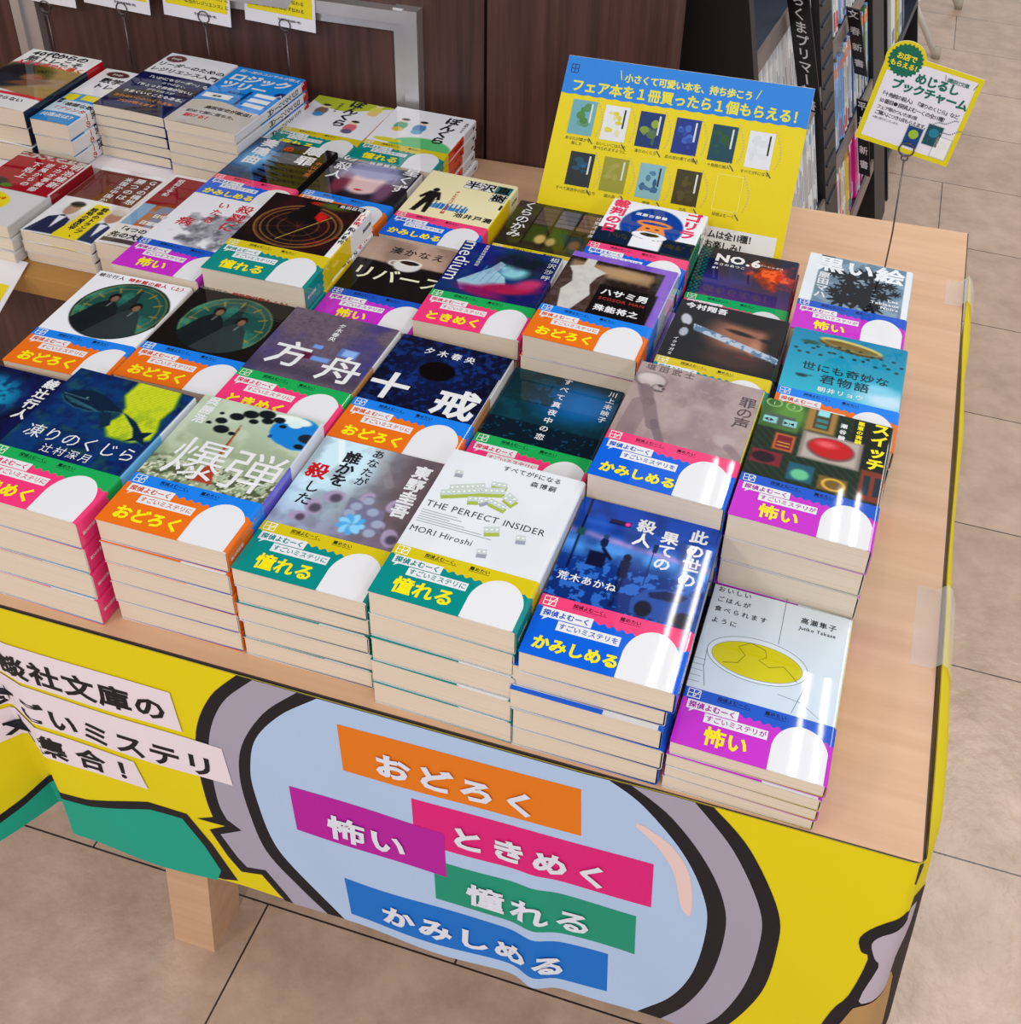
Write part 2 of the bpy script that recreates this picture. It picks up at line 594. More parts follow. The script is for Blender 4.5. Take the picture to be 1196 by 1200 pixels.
def a_konoyo(a):
    a.grad((0.05, 0.15, 0.40), (0.08, 0.30, 0.75), 50, 150)
    a.mix(np.exp(-((a.V - 104) / 12) ** 2) * 0.85, (0.35, 0.65, 0.96)).mix(np.exp(-((a.V - 116 + 0.08 * a.S) / 3) ** 2) * 0.7, (0.80, 0.60, 0.85))
    a.mix(np.exp(-((a.V - 128) / 4) ** 2) * 0.5, (0.25, 0.45, 0.85)).mottle(18, (0.05, 0.16, 0.42), 0.55, 4)
    a.mix((a.V < 92) * 0.55, (0.04, 0.18, 0.48)).mix((a.V < 92) * (a.noise(5, 6) > 0.58) * 0.6, (0.25, 0.55, 0.95))
    a.line(8, 80, 7, 150, 1.6, (0.03, 0.06, 0.16)).box(5, 112, 11, 119, (0.1, 0.3, 0.3)).box(25, 130, 41, 135, (0.1, 0.1, 0.25)).ell(38.5, 132.5, 2, 2, (1, 0.2, 0.65), 0.2)
    a.box(19, 86, 32, 100, (0.05, 0.07, 0.2)).ell(27, 110, 3, 5, (0.07, 0.12, 0.28)).ell(27, 116, 2.2, 2.4, (0.15, 0.25, 0.45)).line(28, 104, 35, 96, 3, (0.05, 0.08, 0.22))
    a.box(43, 82, 50, 98, (0.05, 0.08, 0.24)).ell(46.5, 101, 3, 3.6, (0.04, 0.06, 0.2)).line(45, 70, 45, 84, 1.5, (0.05, 0.08, 0.2)).line(48, 70, 48, 84, 1.5, (0.05, 0.08, 0.2)).line(46, 56, 45.6, 70, 3.5, (0.03, 0.08, 0.22), 0.7)
    a.line(63, 80, 63, 118, 0.7, (0.05, 0.1, 0.25)).box(61.5, 112, 65, 120, (0.07, 0.12, 0.3))
    a.pg([(58, 66), (66, 77), (80, 82), (105, 80), (105, 52), (60, 54)], (0.14, 0.30, 0.62)).pg([(68, 75), (80, 80), (96, 79), (90, 72), (70, 71)], (0.06, 0.12, 0.3))
    a.ell(68, 60, 6, 7, (0.03, 0.05, 0.15), 0.1).ell(96, 58, 7, 7, (0.03, 0.05, 0.15), 0.1)


def a_oishii(a):
    a.grad((0.80, 0.86, 0.91), (0.88, 0.92, 0.94), 50, 148)


def e_oishii(mb, mp):
    g = (0.42, 0.46, 0.50)
    poly(mb, mp, ell(43, 83, 36, 19, 40), (0.87, 0.91, 0.94), 0.06)
    poly(mb, mp, ell(43, 82, 32.5, 15.5, 40), (0.83, 0.79, 0.05), 0.09)
    o = ell(43, 83, 36, 19, 40)
    stroke(mb, mp, o + o[:1], 0.45, g)
    o = ell(43, 82, 32.5, 15.5, 40)
    stroke(mb, mp, o + o[:1], 0.35, g, 0.12)
    stroke(mb, mp, [(7, 82), (8, 66), (12, 50)], 0.45, g)
    stroke(mb, mp, [(79, 82), (78, 68), (73, 48)], 0.45, g)
    stroke(mb, mp, [(54, 148), (55, 103)], 0.45, g)
    for k in range(5):
        stroke(mb, mp, [(80, 78 - k * 4), (105, 62 - k * 5)], 0.4, g)
        stroke(mb, mp, [(0, 72 - k * 5), (8, 72 - k * 5)], 0.35, g)
    stroke(mb, mp, [(62, 60), (78, 58), (100, 44)], 0.4, g)
    o = [(20, 74), (30, 77), (34, 85), (28, 91), (36, 97), (47, 94), (49, 88), (44, 84), (52, 80), (62, 84), (69, 78), (73, 74)]
    stroke(mb, mp, o, 0.5, (0.36, 0.34, 0.05), 0.13)


def clock_art(a, bg, cx=52, cy=93, R=43):
    a.fill(bg)
    a.ell(cx, cy, R, R, (0.03, 0.07, 0.07), 0.01).ell(cx, cy, R - 1.5, R - 1.5, (0.10, 0.30, 0.27), 0.01)
    ins = np.hypot(a.S - cx, a.V - cy) < R - 1.5
    a.mix(ins * np.clip((a.noise(16, 7) - .45) / .25, 0, 1) * 0.8, (0.22, 0.56, 0.47))
    for r in (R - 3, R - 9):
        a.ring(cx, cy, r, r, 0.7, (0.55, 0.46, 0.2), 0.8)
    for k in range(12):
        t = k * math.pi / 6
        a.line(cx + (R - 14) * math.cos(t), cy + (R - 14) * math.sin(t), cx + (R - 7) * math.cos(t), cy + (R - 7) * math.sin(t), 1.5, (0.62, 0.52, 0.22), 0.9)
    a.mix(ins * (np.abs(a.S - cx - 3) < np.clip((cy + 36 - a.V) * 0.22, 0, 8)) * (a.V > cy - 10) * 0.75, (0.10, 0.13, 0.14))
    for sx, hy, c in ((-15, 15, (0.06, 0.10, 0.11)), (11, 7, (0.17, 0.21, 0.22))):
        top = cy + hy - 4
        wdt = np.where(a.V > top - 6, 4 + (top - a.V) * 1.0, 10 + (top - 6 - a.V) * .42)
        a.mix((ins & (np.abs(a.S - cx - sx) < wdt) & (a.V < top + 2)) * 0.95, c)
        a.ell(cx + sx, cy + hy + 2, 5.2, 6.5, (0.09, 0.07, 0.06), 0.08).ell(cx + sx + 1, cy + hy, 3.4, 4.6, (0.50, 0.37, 0.30), 0.15)
        a.line(cx + sx, top - 8, cx + sx + 1, top - 2, 1.6, (0.6, 0.62, 0.62), .6)


def a_tokeiw(a):
    clock_art(a, (0.93, 0.93, 0.95))


def a_tokeib(a):
    clock_art(a, (0.075, 0.065, 0.055))


def a_hakobune(a):
    a.fill((0.42, 0.36, 0.42)).mix(np.clip((a.noise(26, 5) - .4) / .3, 0, 1) * np.clip(np.abs(a.S - 45) / 45, 0, 1), (0.26, 0.24, 0.50))
    n = np.abs(a.noise(7, 11) - 0.5)
    a.mix(np.clip(1 - n / 0.02, 0, 1) * 0.55, (0.2, 0.17, 0.24))
    a.mottle(3, (0.3, 0.26, 0.32), 0.4, 2)
    a.box(42, 96, 50, 101, (0.45, 0.62, 0.9)).box(66, 92, 84, 104, (0.35, 0.45, 0.7)).box(70, 94, 82, 103, (0.55, 0.7, 0.93), 2).box(44, 80, 64, 86, (0.45, 0.60, 0.88), 2).box(38, 80, 47, 88, (0.36, 0.10, 0.2), 2)
    a.mix(np.exp(-((a.V - 62) / 9) ** 2) * 0.6, (0.22, 0.2, 0.27))


def a_jikkai(a):
    a.fill((0.03, 0.06, 0.18)).mottle(4, (0.06, 0.20, 0.48), 0.8, 3, .5, .62).mottle(14, (0.02, 0.03, 0.1), 0.6, 8)
    a.mix(np.exp(-(np.hypot(a.S - 50, a.V - 104) / 26) ** 2) * 0.4, (0.03, 0.2, 0.55))
    a.ell(49, 107, 16, 13, (0.01, 0.01, 0.02), 0.05)


def a_koibito(a):
    a.fill((0.02, 0.19, 0.24)).mottle(10, (0.03, 0.26, 0.32), 0.7, 3)
    a.ell(64, 114, 34, 24, (0.03, 0.33, 0.56), 0.35).ell(74, 118, 18, 16, (0.05, 0.40, 0.68), 0.5)
    a.mix((a.S < 46) * (a.V > 104) * (a.noise(6, 6) > .42) * 0.75, (0.04, 0.17, 0.2))
    a.mix(np.clip((80 - a.V) / 2, 0, 1) * 0.9, (0.01, 0.09, 0.15)).mix((a.V < 80) * (a.noise(3.2, 9) > .72) * 0.6, (0.1, 0.36, 0.5))


def a_tsumi(a):
    a.fill((0.66, 0.58, 0.57)).mottle(30, (0.55, 0.46, 0.47), 0.8, 2).mottle(5, (0.72, 0.64, 0.62), 0.35, 5)
    a.line(10, 118, 18, 98, 12, (0.50, 0.42, 0.44), 0.8).ell(14, 124, 13.5, 10.5, (0.40, 0.33, 0.35), 0.06).ell(14, 124.5, 12.2, 9.2, (0.74, 0.68, 0.67), 0.12).ell(11, 127, 8, 5, (0.80, 0.75, 0.74), 0.4)
    a.ell(22, 116, 5.5, 5, (0.42, 0.35, 0.36), 0.12).ell(22, 116.4, 4.4, 3.8, (0.68, 0.61, 0.60), 0.2).ell(23, 119.5, 2.2, 1.8, (0.24, 0.18, 0.19), 0.25).ell(26, 116.5, 1.1, 1.4, (0.28, 0.2, 0.22), 0.3).line(20, 112.6, 26, 112.2, 1.3, (0.30, 0.24, 0.25))
    a.line(12, 114, 20, 96, 9, (0.48, 0.40, 0.42), 0.8).line(20, 96, 30, 70, 11, (0.45, 0.37, 0.40), 0.7).line(30, 74, 40, 54, 7, (0.42, 0.34, 0.38), 0.7).line(14, 92, 12, 56, 16, (0.5, 0.42, 0.44), 0.6)
    a.ell(88, 72, 9, 7, (0.70, 0.63, 0.62), 0.25).line(92, 66, 102, 56, 8, (0.5, 0.42, 0.44), 0.6)


def a_switch(a):
    a.fill((0.06, 0.13, 0.07)).mix((np.sin(a.S * .8 + a.V * .8) > .4) * 0.4, (0.14, 0.28, 0.14)).mix((a.S > 74) * (a.V > 82) * 0.85, (0.02, 0.07, 0.03))
    a.box(-4, 106, 32, 147, (0.22, 0.38, 0.16), 2).ell(24, 128, 14, 18, (0.36, 0.55, 0.22), 0.5).box(4, 110, 28, 124, (0.28, 0.36, 0.3), 2)
    a.box(3, 112, 14, 120, (0.55, 0.78, 0.78)).box(19, 112, 30, 120, (0.55, 0.78, 0.78))
    a.ring(8, 138, 6, 5, 0.8, (0.6, 0.8, 0.5)).ring(24, 138, 6, 5, 0.8, (0.6, 0.8, 0.5))
    a.box(36, 114, 60, 146, (0.62, 0.47, 0.22), 3).box(42, 118, 55, 144, (0.30, 0.24, 0.12), 1).box(44, 135, 53, 142, (0.55, 0.88, 0.92)).box(44, 127, 53, 131, (0.2, 0.5, 0.5)).box(44, 120, 53, 124, (0.2, 0.5, 0.5))
    a.box(36, 80, 84, 113, (0.55, 0.50, 0.47), 2).box(39, 82, 81, 111, (0.70, 0.66, 0.62), 2).ell(60, 97, 19, 13, (0.45, 0.30, 0.3), 0.08).ell(60, 98, 17, 11.5, (0.75, 0.06, 0.09), 0.08).ell(56, 102, 8, 4, (0.9, 0.35, 0.36), 0.5)
    a.box(16, 82, 32, 102, (0.76, 0.38, 0.16), 2).box(18, 84, 30, 100, (0.45, 0.08, 0.14), 1).box(19, 91, 29, 92, (0.9, 0.7, 0.2)).box(19, 87, 29, 88, (0.9, 0.7, 0.2))
    a.box(2, 62, 26, 78, (0.48, 0.10, 0.16), 2).ell(12, 70, 9, 6, (0.12, 0.03, 0.06), 0.1).box(32, 52, 52, 72, (0.10, 0.34, 0.42), 2).ell(42, 60, 7, 6, (0.4, 0.75, 0.55), 0.2)
    a.box(56, 50, 78, 66, (0.45, 0.34, 0.14), 2).ring(68, 58, 8, 6, 2, (0.85, 0.68, 0.25)).box(86, 50, 104, 84, (0.50, 0.20, 0.14), 2).box(89, 56, 94, 78, (0.1, 0.18, 0.22)).box(97, 56, 102, 78, (0.1, 0.18, 0.22))


def a_reverse(a):
    a.fill((0.07, 0.055, 0.06)).mix(np.clip((a.V - 104) / 3, 0, 1), (0.74, 0.62, 0.55)).mottle(30, (0.12, 0.10, 0.10), 0.3, 3)
    a.mix((a.V > 104) * np.clip((a.noise(28, 3) - .4) * 2, 0, .4), (0.62, 0.50, 0.44))
    a.ell(52, 106, 14, 11, (0.86, 0.84, 0.83), 0.1).ell(53, 111, 13, 5, (0.93, 0.92, 0.9), 0.08).ell(53, 111, 10, 3.6, (0.16, 0.08, 0.05), 0.1).ring(38, 107, 5, 4, 1.8, (0.85, 0.83, 0.82))


def a_medium(a):
    a.grad((0.05, 0.09, 0.36), (0.04, 0.10, 0.5), 50, 148).mottle(20, (0.04, 0.25, 0.42), 0.7, 4)
    a.ell(66, 118, 27, 24, (0.04, 0.16, 0.22), 0.25).ell(62, 106, 15, 14, (0.52, 0.80, 0.84), 0.3).ell(70, 122, 26, 11, (0.03, 0.10, 0.16), 0.35)
    a.pg([(16, 74), (40, 104), (46, 118), (52, 114), (48, 100), (58, 92), (66, 70), (44, 66), (24, 60)], (0.70, 0.86, 0.90), 0.85)
    for k in range(4):
        a.line(30 + k * 7, 78, 36 + k * 6, 106 - k * 2, 1.0, (0.35, 0.62, 0.72), 0.8)
    a.ell(66, 74, 30, 9, (0.66, 0.10, 0.28), 0.3, 0.25).ell(42, 62, 24, 7, (0.55, 0.08, 0.34), 0.4, -0.2).ell(84, 88, 14, 8, (0.75, 0.2, 0.4), 0.4, 0.6).mottle(8, (0.30, 0.10, 0.45), 0.25, 9)


def a_hasami(a):
    a.fill((0.52, 0.36, 0.80)).mottle(30, (0.40, 0.26, 0.68), 0.7, 2).box(0, 48, 93, 138, (0.13, 0.09, 0.08), 1).box(4, 112, 84, 132, (0.55, 0.44, 0.32), 5).box(0, 52, 42, 118, (0.25, 0.18, 0.16), 4)
    a.ell(56, 124, 26, 8, (0.70, 0.56, 0.40), 0.4)
    a.pg([(16, 138), (26, 138), (26, 126), (40, 120), (34, 110), (31, 96), (36, 80), (26, 52), (14, 52), (8, 80), (14, 96), (10, 110), (4, 120), (16, 126)], (0.80, 0.78, 0.76)).mottle(5, (0.6, 0.58, 0.56), 0.2, 3)
    a.box(40, 52, 96, 101, (0.05, 0.04, 0.05))


def a_no6(a):
    a.grad((0.32, 0.16, 0.42), (0.05, 0.08, 0.22), 54, 120).mix(np.exp(-((a.V - 84) / 12) ** 2) * np.clip((70 - a.S) / 50, 0, 1) * .8, (0.16, 0.16, 0.58))
    m_ = np.clip(1.2 - np.hypot((a.S - 82) / 30, (a.V - 112 + (a.S - 80) * .3) / 24) + (a.noise(9, 3) - .5) * 1.6, 0, 1)
    a.mix(m_ * 0.95, (0.85, 0.16, 0.10)).mix(np.clip((m_ - .6) * 2, 0, 1) * (a.noise(5, 8) > .45), (0.98, 0.42, 0.22))
    a.box(-5, 40, 11, 150, (0.03, 0.16, 0.18), 1).mix((a.S < 11) * (np.sin(a.V * .9) * np.sin(a.S * 1.1) > .35), (0.06, 0.42, 0.46))


def a_imamura(a):
    a.fill((0.05, 0.05, 0.07)).ell(70, 104, 34, 30, (0.58, 0.38, 0.29), 0.35).ell(62, 138, 44, 16, (0.06, 0.04, 0.05), 0.3, -0.2).ell(102, 104, 14, 36, (0.10, 0.07, 0.07), 0.35)
    a.ell(66, 68, 30, 13, (0.24, 0.15, 0.13), 0.4).ell(64, 110, 13, 3, (0.10, 0.06, 0.06), 0.35, -0.15).ell(92, 106, 9, 3, (0.10, 0.06, 0.06), 0.35, -0.1).ell(74, 74, 9, 2.5, (0.36, 0.15, 0.14), 0.3).ell(80, 92, 5, 10, (0.70, 0.48, 0.38), 0.5)
    a.pg([(20, 110), (104, 84), (104, 76), (22, 100)], (0.70, 0.74, 0.80)).mix((np.abs(a.V - 105 + (a.S - 22) * .31) < 5) * (a.S > 22) * (a.noise(5, 3) > .52), (0.35, 0.48, 0.6))
    a.ell(12, 114, 5, 9, (0.72, 0.74, 0.78), 0.15, 0.3).ell(14, 94, 4, 7, (0.66, 0.68, 0.72), 0.15).ell(13, 104, 2.5, 3, (0.1, 0.1, 0.12), 0.2)


def a_kuroi(a):
    a.fill((0.90, 0.92, 0.95)).box(12, 40, 98, 140, (0.42, 0.52, 0.60), 0.8).mix((a.S > 12) * (a.S < 98) * (a.V < 140) * (a.noise(9, 4) > .55) * .6, (0.58, 0.68, 0.76)).box(12, 130, 26, 140, (0.2, 0.27, 0.33))
    for x, y, r in ((28, 110, 9), (44, 106, 13), (58, 116, 12), (70, 100, 12), (84, 104, 8), (60, 84, 16), (44, 86, 14), (32, 76, 9), (78, 84, 10), (56, 70, 18), (66, 120, 9), (90, 92, 6), (40, 64, 14), (70, 62, 13)):
        t = np.arctan2(a.V - y, a.S - x)
        rr = np.hypot(a.S - x, a.V - y)
        a.mix(rr < r * (0.8 + 0.28 * np.sin(t * 9 + x)), (0.04, 0.05, 0.08))


def a_kimyou(a):
    a.grad((0.18, 0.68, 0.78), (0.05, 0.50, 0.66), 54, 148).ell(92, 64, 24, 14, (0.75, 0.88, 0.95), 0.6).ell(84, 78, 12, 7, (0.5, 0.8, 0.9), 0.6)
    a.ell(54, 130, 30, 8, (0.35, 0.26, 0.10), 0.05, -0.12).ell(54, 133, 29, 7, (0.80, 0.74, 0.45), 0.06, -0.12).ell(54, 131.5, 26, 5, (0.48, 0.38, 0.15), 0.1, -0.12)
    for k in range(26):
        x = 6 + k * 3.8
        y = 122 - 8 * math.sin(k * 2.4) - abs(x - 52) * 0.16
        a.line(54 + (x - 54) * .55, 129, x, y, 0.35, (0.3, 0.62, 0.66), 0.7).ell(x, y, 2.0, 1.5, (0.08, 0.20, 0.20), 0.3)
    a.ell(18, 127, 8, 3, (0.12, 0.3, 0.26), 0.4).ell(17, 75, 5, 2.4, (0.08, 0.22, 0.25), 0.3).line(12, 76, 26, 77, 1.0, (0.08, 0.22, 0.25))


def a_sensei(a):
    a.fill((0.06, 0.03, 0.04)).mottle(24, (0.2, 0.03, 0.05), 0.8, 6)
    for r, c in ((43, .8), (37, .7), (30, .5), (41, .4), (20, .35)):
        a.ring(50, 96, r, r * 0.9, 1.2, (0.70, 0.48, 0.24), c)
    for k in range(9):
        t = k * .7
        a.line(50, 96, 50 + 46 * math.cos(t), 96 + 40 * math.sin(t), 0.5, (0.6, 0.25, 0.15), .7)
    a.line(40, 68, 74, 122, 1.0, (0.85, 0.7, 0.3)).line(70, 66, 96, 90, 0.8, (0.8, 0.15, 0.1))
    a.ell(48, 138, 10, 9, (0.02, 0.02, 0.02), 0.1).pg([(40, 134), (56, 134), (66, 112), (62, 104), (34, 104), (30, 114)], (0.02, 0.015, 0.02))
    a.ell(50, 142, 8, 3, (0.75, 0.06, 0.06), 0.2).pg([(58, 128), (70, 122), (66, 108), (58, 116)], (0.8, 0.08, 0.06)).ell(68, 142, 16, 6, (0.3, 0.36, 0.1), 0.5)
    a.box(97, 50, 125, 150, (0.93, 0.93, 0.92), .4).box(70, 142, 99, 150, (0.12, 0.05, 0.05))


def a_hanzawa(a):
    a.fill((0.94, 0.90, 0.72)).box(2, 70, 70, 88, (0.94, 0.90, 0.72))
    for k in range(18):
        x = 22 + k * 2.6
        h = 70 + 5 + 9 * abs(math.sin(k * 1.7))
        a.box(x, 69, x + 2.2, h, (0.10, 0.46, 0.74), .4)
    a.ell(21, 106, 3.6, 4.2, (0.1, 0.08, 0.08), 0.1).pg([(15, 102), (28, 102), (33, 86), (29, 84), (27, 92), (28, 56), (23, 56), (21, 78), (16, 56), (10, 56), (15, 90), (11, 84), (8, 87)], (0.07, 0.07, 0.08))


def e_hanzawa(mb, mp):
    for x, y, c in ((46, 122, W1), (64, 122, W1), (82, 122, (0.02, 0.5, 0.5)), (82, 104, W1)):
        rect(mb, mp, x, y, x + 17.5, y + 17, BK, 0.05)
        rect(mb, mp, x + .5, y + .5, x + 17, y + 16.5, c, 0.08)
    for ch, x, y in (('半', 46, 122), ('沢', 64, 122), ('直', 82, 122), ('樹', 82, 104)):
        text(mb, mp, ch, x + .6, y + 2.6, 16.4, BK, 0.12, False, 2)


def a_kurayami(a):
    a.fill((0.17, 0.15, 0.10)).mix(np.clip((a.V - 95) / 20, 0, 1) * .7, (0.30, 0.26, 0.25)).mottle(16, (0.28, 0.30, 0.08), 0.7, 3)
    for x0, x1, c in ((26, 48, (0.36, 0.30, 0.28)), (50, 72, (0.42, 0.40, 0.44)), (74, 104, (0.48, 0.36, 0.32))):
        a.box(x0, 104, x1, 140, c, 1)
        for v in (112, 121, 130):
            a.line(x0, v, x1, v, 0.8, (0.15, 0.12, 0.1), .8)
    for x in (26, 49, 73, 100):
        a.line(x, 60, x + 2, 148, 1.6, (0.07, 0.06, 0.05))
    a.box(28, 66, 46, 100, (0.22, 0.28, 0.07), 5).box(52, 70, 70, 100, (0.18, 0.30, 0.12), 5).ell(44, 74, 6, 9, (0.78, 0.66, 0.38), 0.3).ell(56, 72, 5, 8, (0.70, 0.60, 0.36), 0.3).ell(82, 74, 6, 9, (0.50, 0.34, 0.22), 0.3)


def a_gorilla(a):
    a.fill((0.93, 0.93, 0.95)).ell(52, 102, 33, 38, (0.05, 0.24, 0.60), 0.03).mix((a.V < 84) * (a.V > 40), (0.05, 0.05, 0.06))
    a.ell(54, 108, 19, 7, (0.93, 0.54, 0.24), 0.06).ell(54, 108, 14, 3, (0.05, 0.24, 0.60), 0.15).pg([(44, 106), (64, 106), (70, 88), (38, 88)], (0.93, 0.54, 0.24)).ell(49, 98, 2.4, 1.6, (0.3, 0.15, 0.05), 0.1).ell(59, 98, 2.4, 1.6, (0.3, 0.15, 0.05), 0.1)
    a.ell(54, 84, 19, 8, (0.93, 0.93, 0.95), 0.05).box(38, 58, 70, 84, (0.93, 0.93, 0.95)).ring(54, 84, 19, 8, .8, BK).ell(54, 86, 10, 3.5, (0.1, 0.05, 0.05), 0.1)


def a_satsuriku(a):
    a.fill((0.91, 0.91, 0.93))
    m_ = np.clip(1.15 - np.hypot((a.S - 72) / 46, (a.V - 84) / 30) + (a.noise(12, 3) - .5) * 1.3, 0, 1)
    a.mix(np.clip(m_ * 3, 0, 1), (0.62, 0.62, 0.66)).mix(np.clip(m_ * 3, 0, 1) * np.clip((a.noise(9, 5) - .45) * 4, 0, 1), (0.40, 0.40, 0.44)).mix(np.clip(m_ * 3, 0, 1) * np.clip((a.noise(6, 8) - .55) * 4, 0, 1), (0.80, 0.80, 0.83))


def a_sonata(a):
    a.fill((0.06, 0.05, 0.06)).pg([(0, 48), (0, 150), (30, 150), (46, 100), (50, 48)], (0.10, 0.28, 0.48)).ell(20, 96, 18, 26, (0.45, 0.70, 0.88), 0.5)
    for k in range(6):
        a.line(36, 62 + k * 11, 70, 54 + k * 11, 4, (0.05, 0.05, 0.07)).line(36, 67 + k * 11, 66, 59 + k * 11, 1.5, (0.22, 0.30, 0.38))
    a.mottle(20, (0.22, 0.08, 0.06), 0.4, 4, .55, .8)


def a_satsujin(a):
    a.fill((0.10, 0.09, 0.13)).mottle(14, (0.2, 0.16, 0.22), 0.6, 3)
    a.ell(52, 104, 36, 38, (0.52, 0.52, 0.68), 0.15).mix((np.abs(np.sin((a.S - 52) * .35)) < .25) * (np.hypot((a.S - 52) / 34, (a.V - 106) / 36) < 1) * .35, (0.33, 0.32, 0.48))
    a.ell(54, 88, 22, 24, (0.90, 0.76, 0.76), 0.12).ell(52, 112, 26, 13, (0.60, 0.60, 0.76), 0.25).ell(28, 78, 9, 22, (0.5, 0.2, 0.28), 0.4).ell(80, 78, 9, 22, (0.46, 0.3, 0.42), 0.4)
    a.ell(52, 72, 5, 1.8, (0.75, 0.12, 0.16), 0.2)


def bonk(a, top, hill):
    a.fill((0.93, 0.93, 0.95)).mix(a.V > 128 - 16 * np.sin(a.S / 26.0) + (0 if top else 60), (0.72, 0.77, 0.18))
    if hill:
        a.ell(66, 52, 38, 24, (0.35, 0.75, 0.45), 0.05).ell(24, 58, 18, 5, (0.85, 0.82, 0.2), 0.1)
    for x, y, c, d in (((22, 104, (0.50, 0.40, 0.36), (0.25, 0.55, 0.80)), (74, 74, (0.85, 0.4, 0.45), (0.4, 0.35, 0.5)), (84, 128, (0.88, 0.85, 0.4), (0.93, 0.8, 0.5))) if top else ((24, 98, (0.35, 0.66, 0.48), (0.85, 0.75, 0.25)), (48, 98, (0.30, 0.52, 0.76), (0.35, 0.66, 0.8)))):
        a.ell(x, y, 8, 11, c, 0.1).ell(x, y - 10, 7, 6, d, 0.1).ell(x, y + 14, 5.5, 5, (0.95, 0.85, 0.75), 0.08).ell(x, y + 17, 5, 3, (0.12, 0.10, 0.1), 0.15)


def a_bonkura1(a):
    bonk(a, True, False)


def a_bonkura2(a):
    bonk(a, False, True)


def a_b40(a):
    a.fill((0.93, 0.93, 0.94)).box(-5, 30, 110, 112, (0.62, 0.50, 0.34), 4).ell(32, 84, 36, 32, (0.07, 0.09, 0.12), 0.2).ell(20, 62, 26, 20, (0.12, 0.15, 0.2), 0.3).ell(52, 80, 15, 10, (0.55, 0.36, 0.26), 0.3).ell(56, 66, 24, 6, (0.48, 0.30, 0.2), 0.3, .3)
    a.mix(np.clip((36 - a.V + 6 * np.sin(a.S / 20)) / 2, 0, 1), (0.92, 0.92, 0.93)).box(-5, 30, 112, 36, (0.82, 0.16, 0.2), 2)


def a_sugaku(a):
    a.fill((0.92, 0.92, 0.95)).ell(24, 136, 15, 8, (0.36, 0.20, 0.20), 0.03).box(-5, 54, 110, 74, (0.16, 0.56, 0.86)).box(2, 56, 18, 72, (0.93, 0.85, 0.15)).box(24, 60, 60, 73, (0.93, 0.85, 0.15)).box(-5, 26, 110, 54, (0.80, 0.88, 0.96)).box(-5, -5, 110, 24, (0.16, 0.55, 0.85))


def a_leader(a):
    a.fill((0.91, 0.91, 0.94)).ell(16, 146, 13, 10, (0.42, 0.26, 0.25), 0.03).mix(a.V < 100, (0.09, 0.11, 0.31))


def a_logic(a):
    a.fill((0.10, 0.52, 0.88)).mottle(60, (0.14, 0.58, 0.92), .6, 1).mix(a.V < 58 + 6 * np.sin(a.S / 18), (0.78, 0.75, 0.74)).ell(92, 106, 12, 8, (0.08, 0.16, 0.45), 0.04)
    a.box(4, 70, 40, 82, (0.94, 0.94, 0.95)).box(50, 62, 54, 102, (0.06, 0.2, 0.5)).line(40, 76, 52, 76, 1, (0.06, 0.2, 0.5))
    for v in (64, 78, 92):
        a.box(60, v, 86, v + 9, (0.93, 0.94, 0.96)).line(52, v + 4, 60, v + 4, 1, (0.06, 0.2, 0.5))


def a_meiji(a):
    a.fill((0.62, 0.05, 0.12)).box(-5, 142, 110, 160, (0.42, 0.28, 0.25), 1).mix((np.abs(a.V - 140) < 4) * (a.noise(4, 3) > .45), (0.75, 0.72, 0.7)).box(86, 68, 88, 150, (0.93, 0.9, 0.9)).ell(14, 76, 17, 10, (0.14, 0.07, 0.07), 0.15).ell(32, 72, 8, 4, (0.3, 0.5, 0.14), 0.2)
    a.mix(a.V < 64, (0.85, 0.84, 0.85)).ell(30, 36, 30, 22, (0.92, 0.85, 0.12), 0.04)


def a_c2(a):
    a.fill((0.93, 0.93, 0.94)).box(0, 78, 80, 142, (0.42, 0.18, 0.15)).mottle(40, (0.5, 0.22, 0.18), .2, 3)
    for x, c, sh in ((24, (0.70, 0.55, 0.47), (0.13, 0.16, 0.30)), (74, (0.72, 0.52, 0.44), (0.16, 0.22, 0.36))):
        a.pg([(x - 22, 2), (x - 14, 34), (x, 42), (x + 12, 34), (x + 18, 2)], sh).pg([(x - 4, 38), (x + 5, 38), (x + 1, 12)], (0.92, 0.92, 0.95)).ell(x + 1, 55, 8, 13, c, 0.1).ell(x + 1, 65, 8.5, 6, (0.15, 0.13, 0.13) if x < 50 else (0.82, 0.78, 0.72), 0.2)
    a.pg([(36, 4), (54, 4), (60, 72), (44, 72)], (0.93, 0.84, 0.12)).pg([(36, 0), (66, 0), (66, 64), (46, 72)], (0.93, 0.84, 0.12))


def a_map(a):
    a.fill((0.55, 0.10, 0.14)).box(-5, 40, 110, 86, (0.68, 0.45, 0.35), 1).mottle(20, (0.5, 0.08, 0.12), .4, 2)
    band = (a.V > 40) & (a.V < 86)
    a.mix(band * (a.noise(18, 5) > .5), (0.76, 0.40, 0.26)).mix(band * (a.noise(22, 8) > .56), (0.50, 0.52, 0.66)).mix(band * (a.S < 18), (0.50, 0.66, 0.80)).mix(a.V < 40, (0.90, 0.88, 0.88)).box(-5, 4, 110, 12, (0.3, 0.25, 0.25), 1)
    a.box(-5, 150, 110, 160, (0.9, 0.88, 0.88)).box(-6, -5, 3, 160, (0.92, 0.9, 0.9))


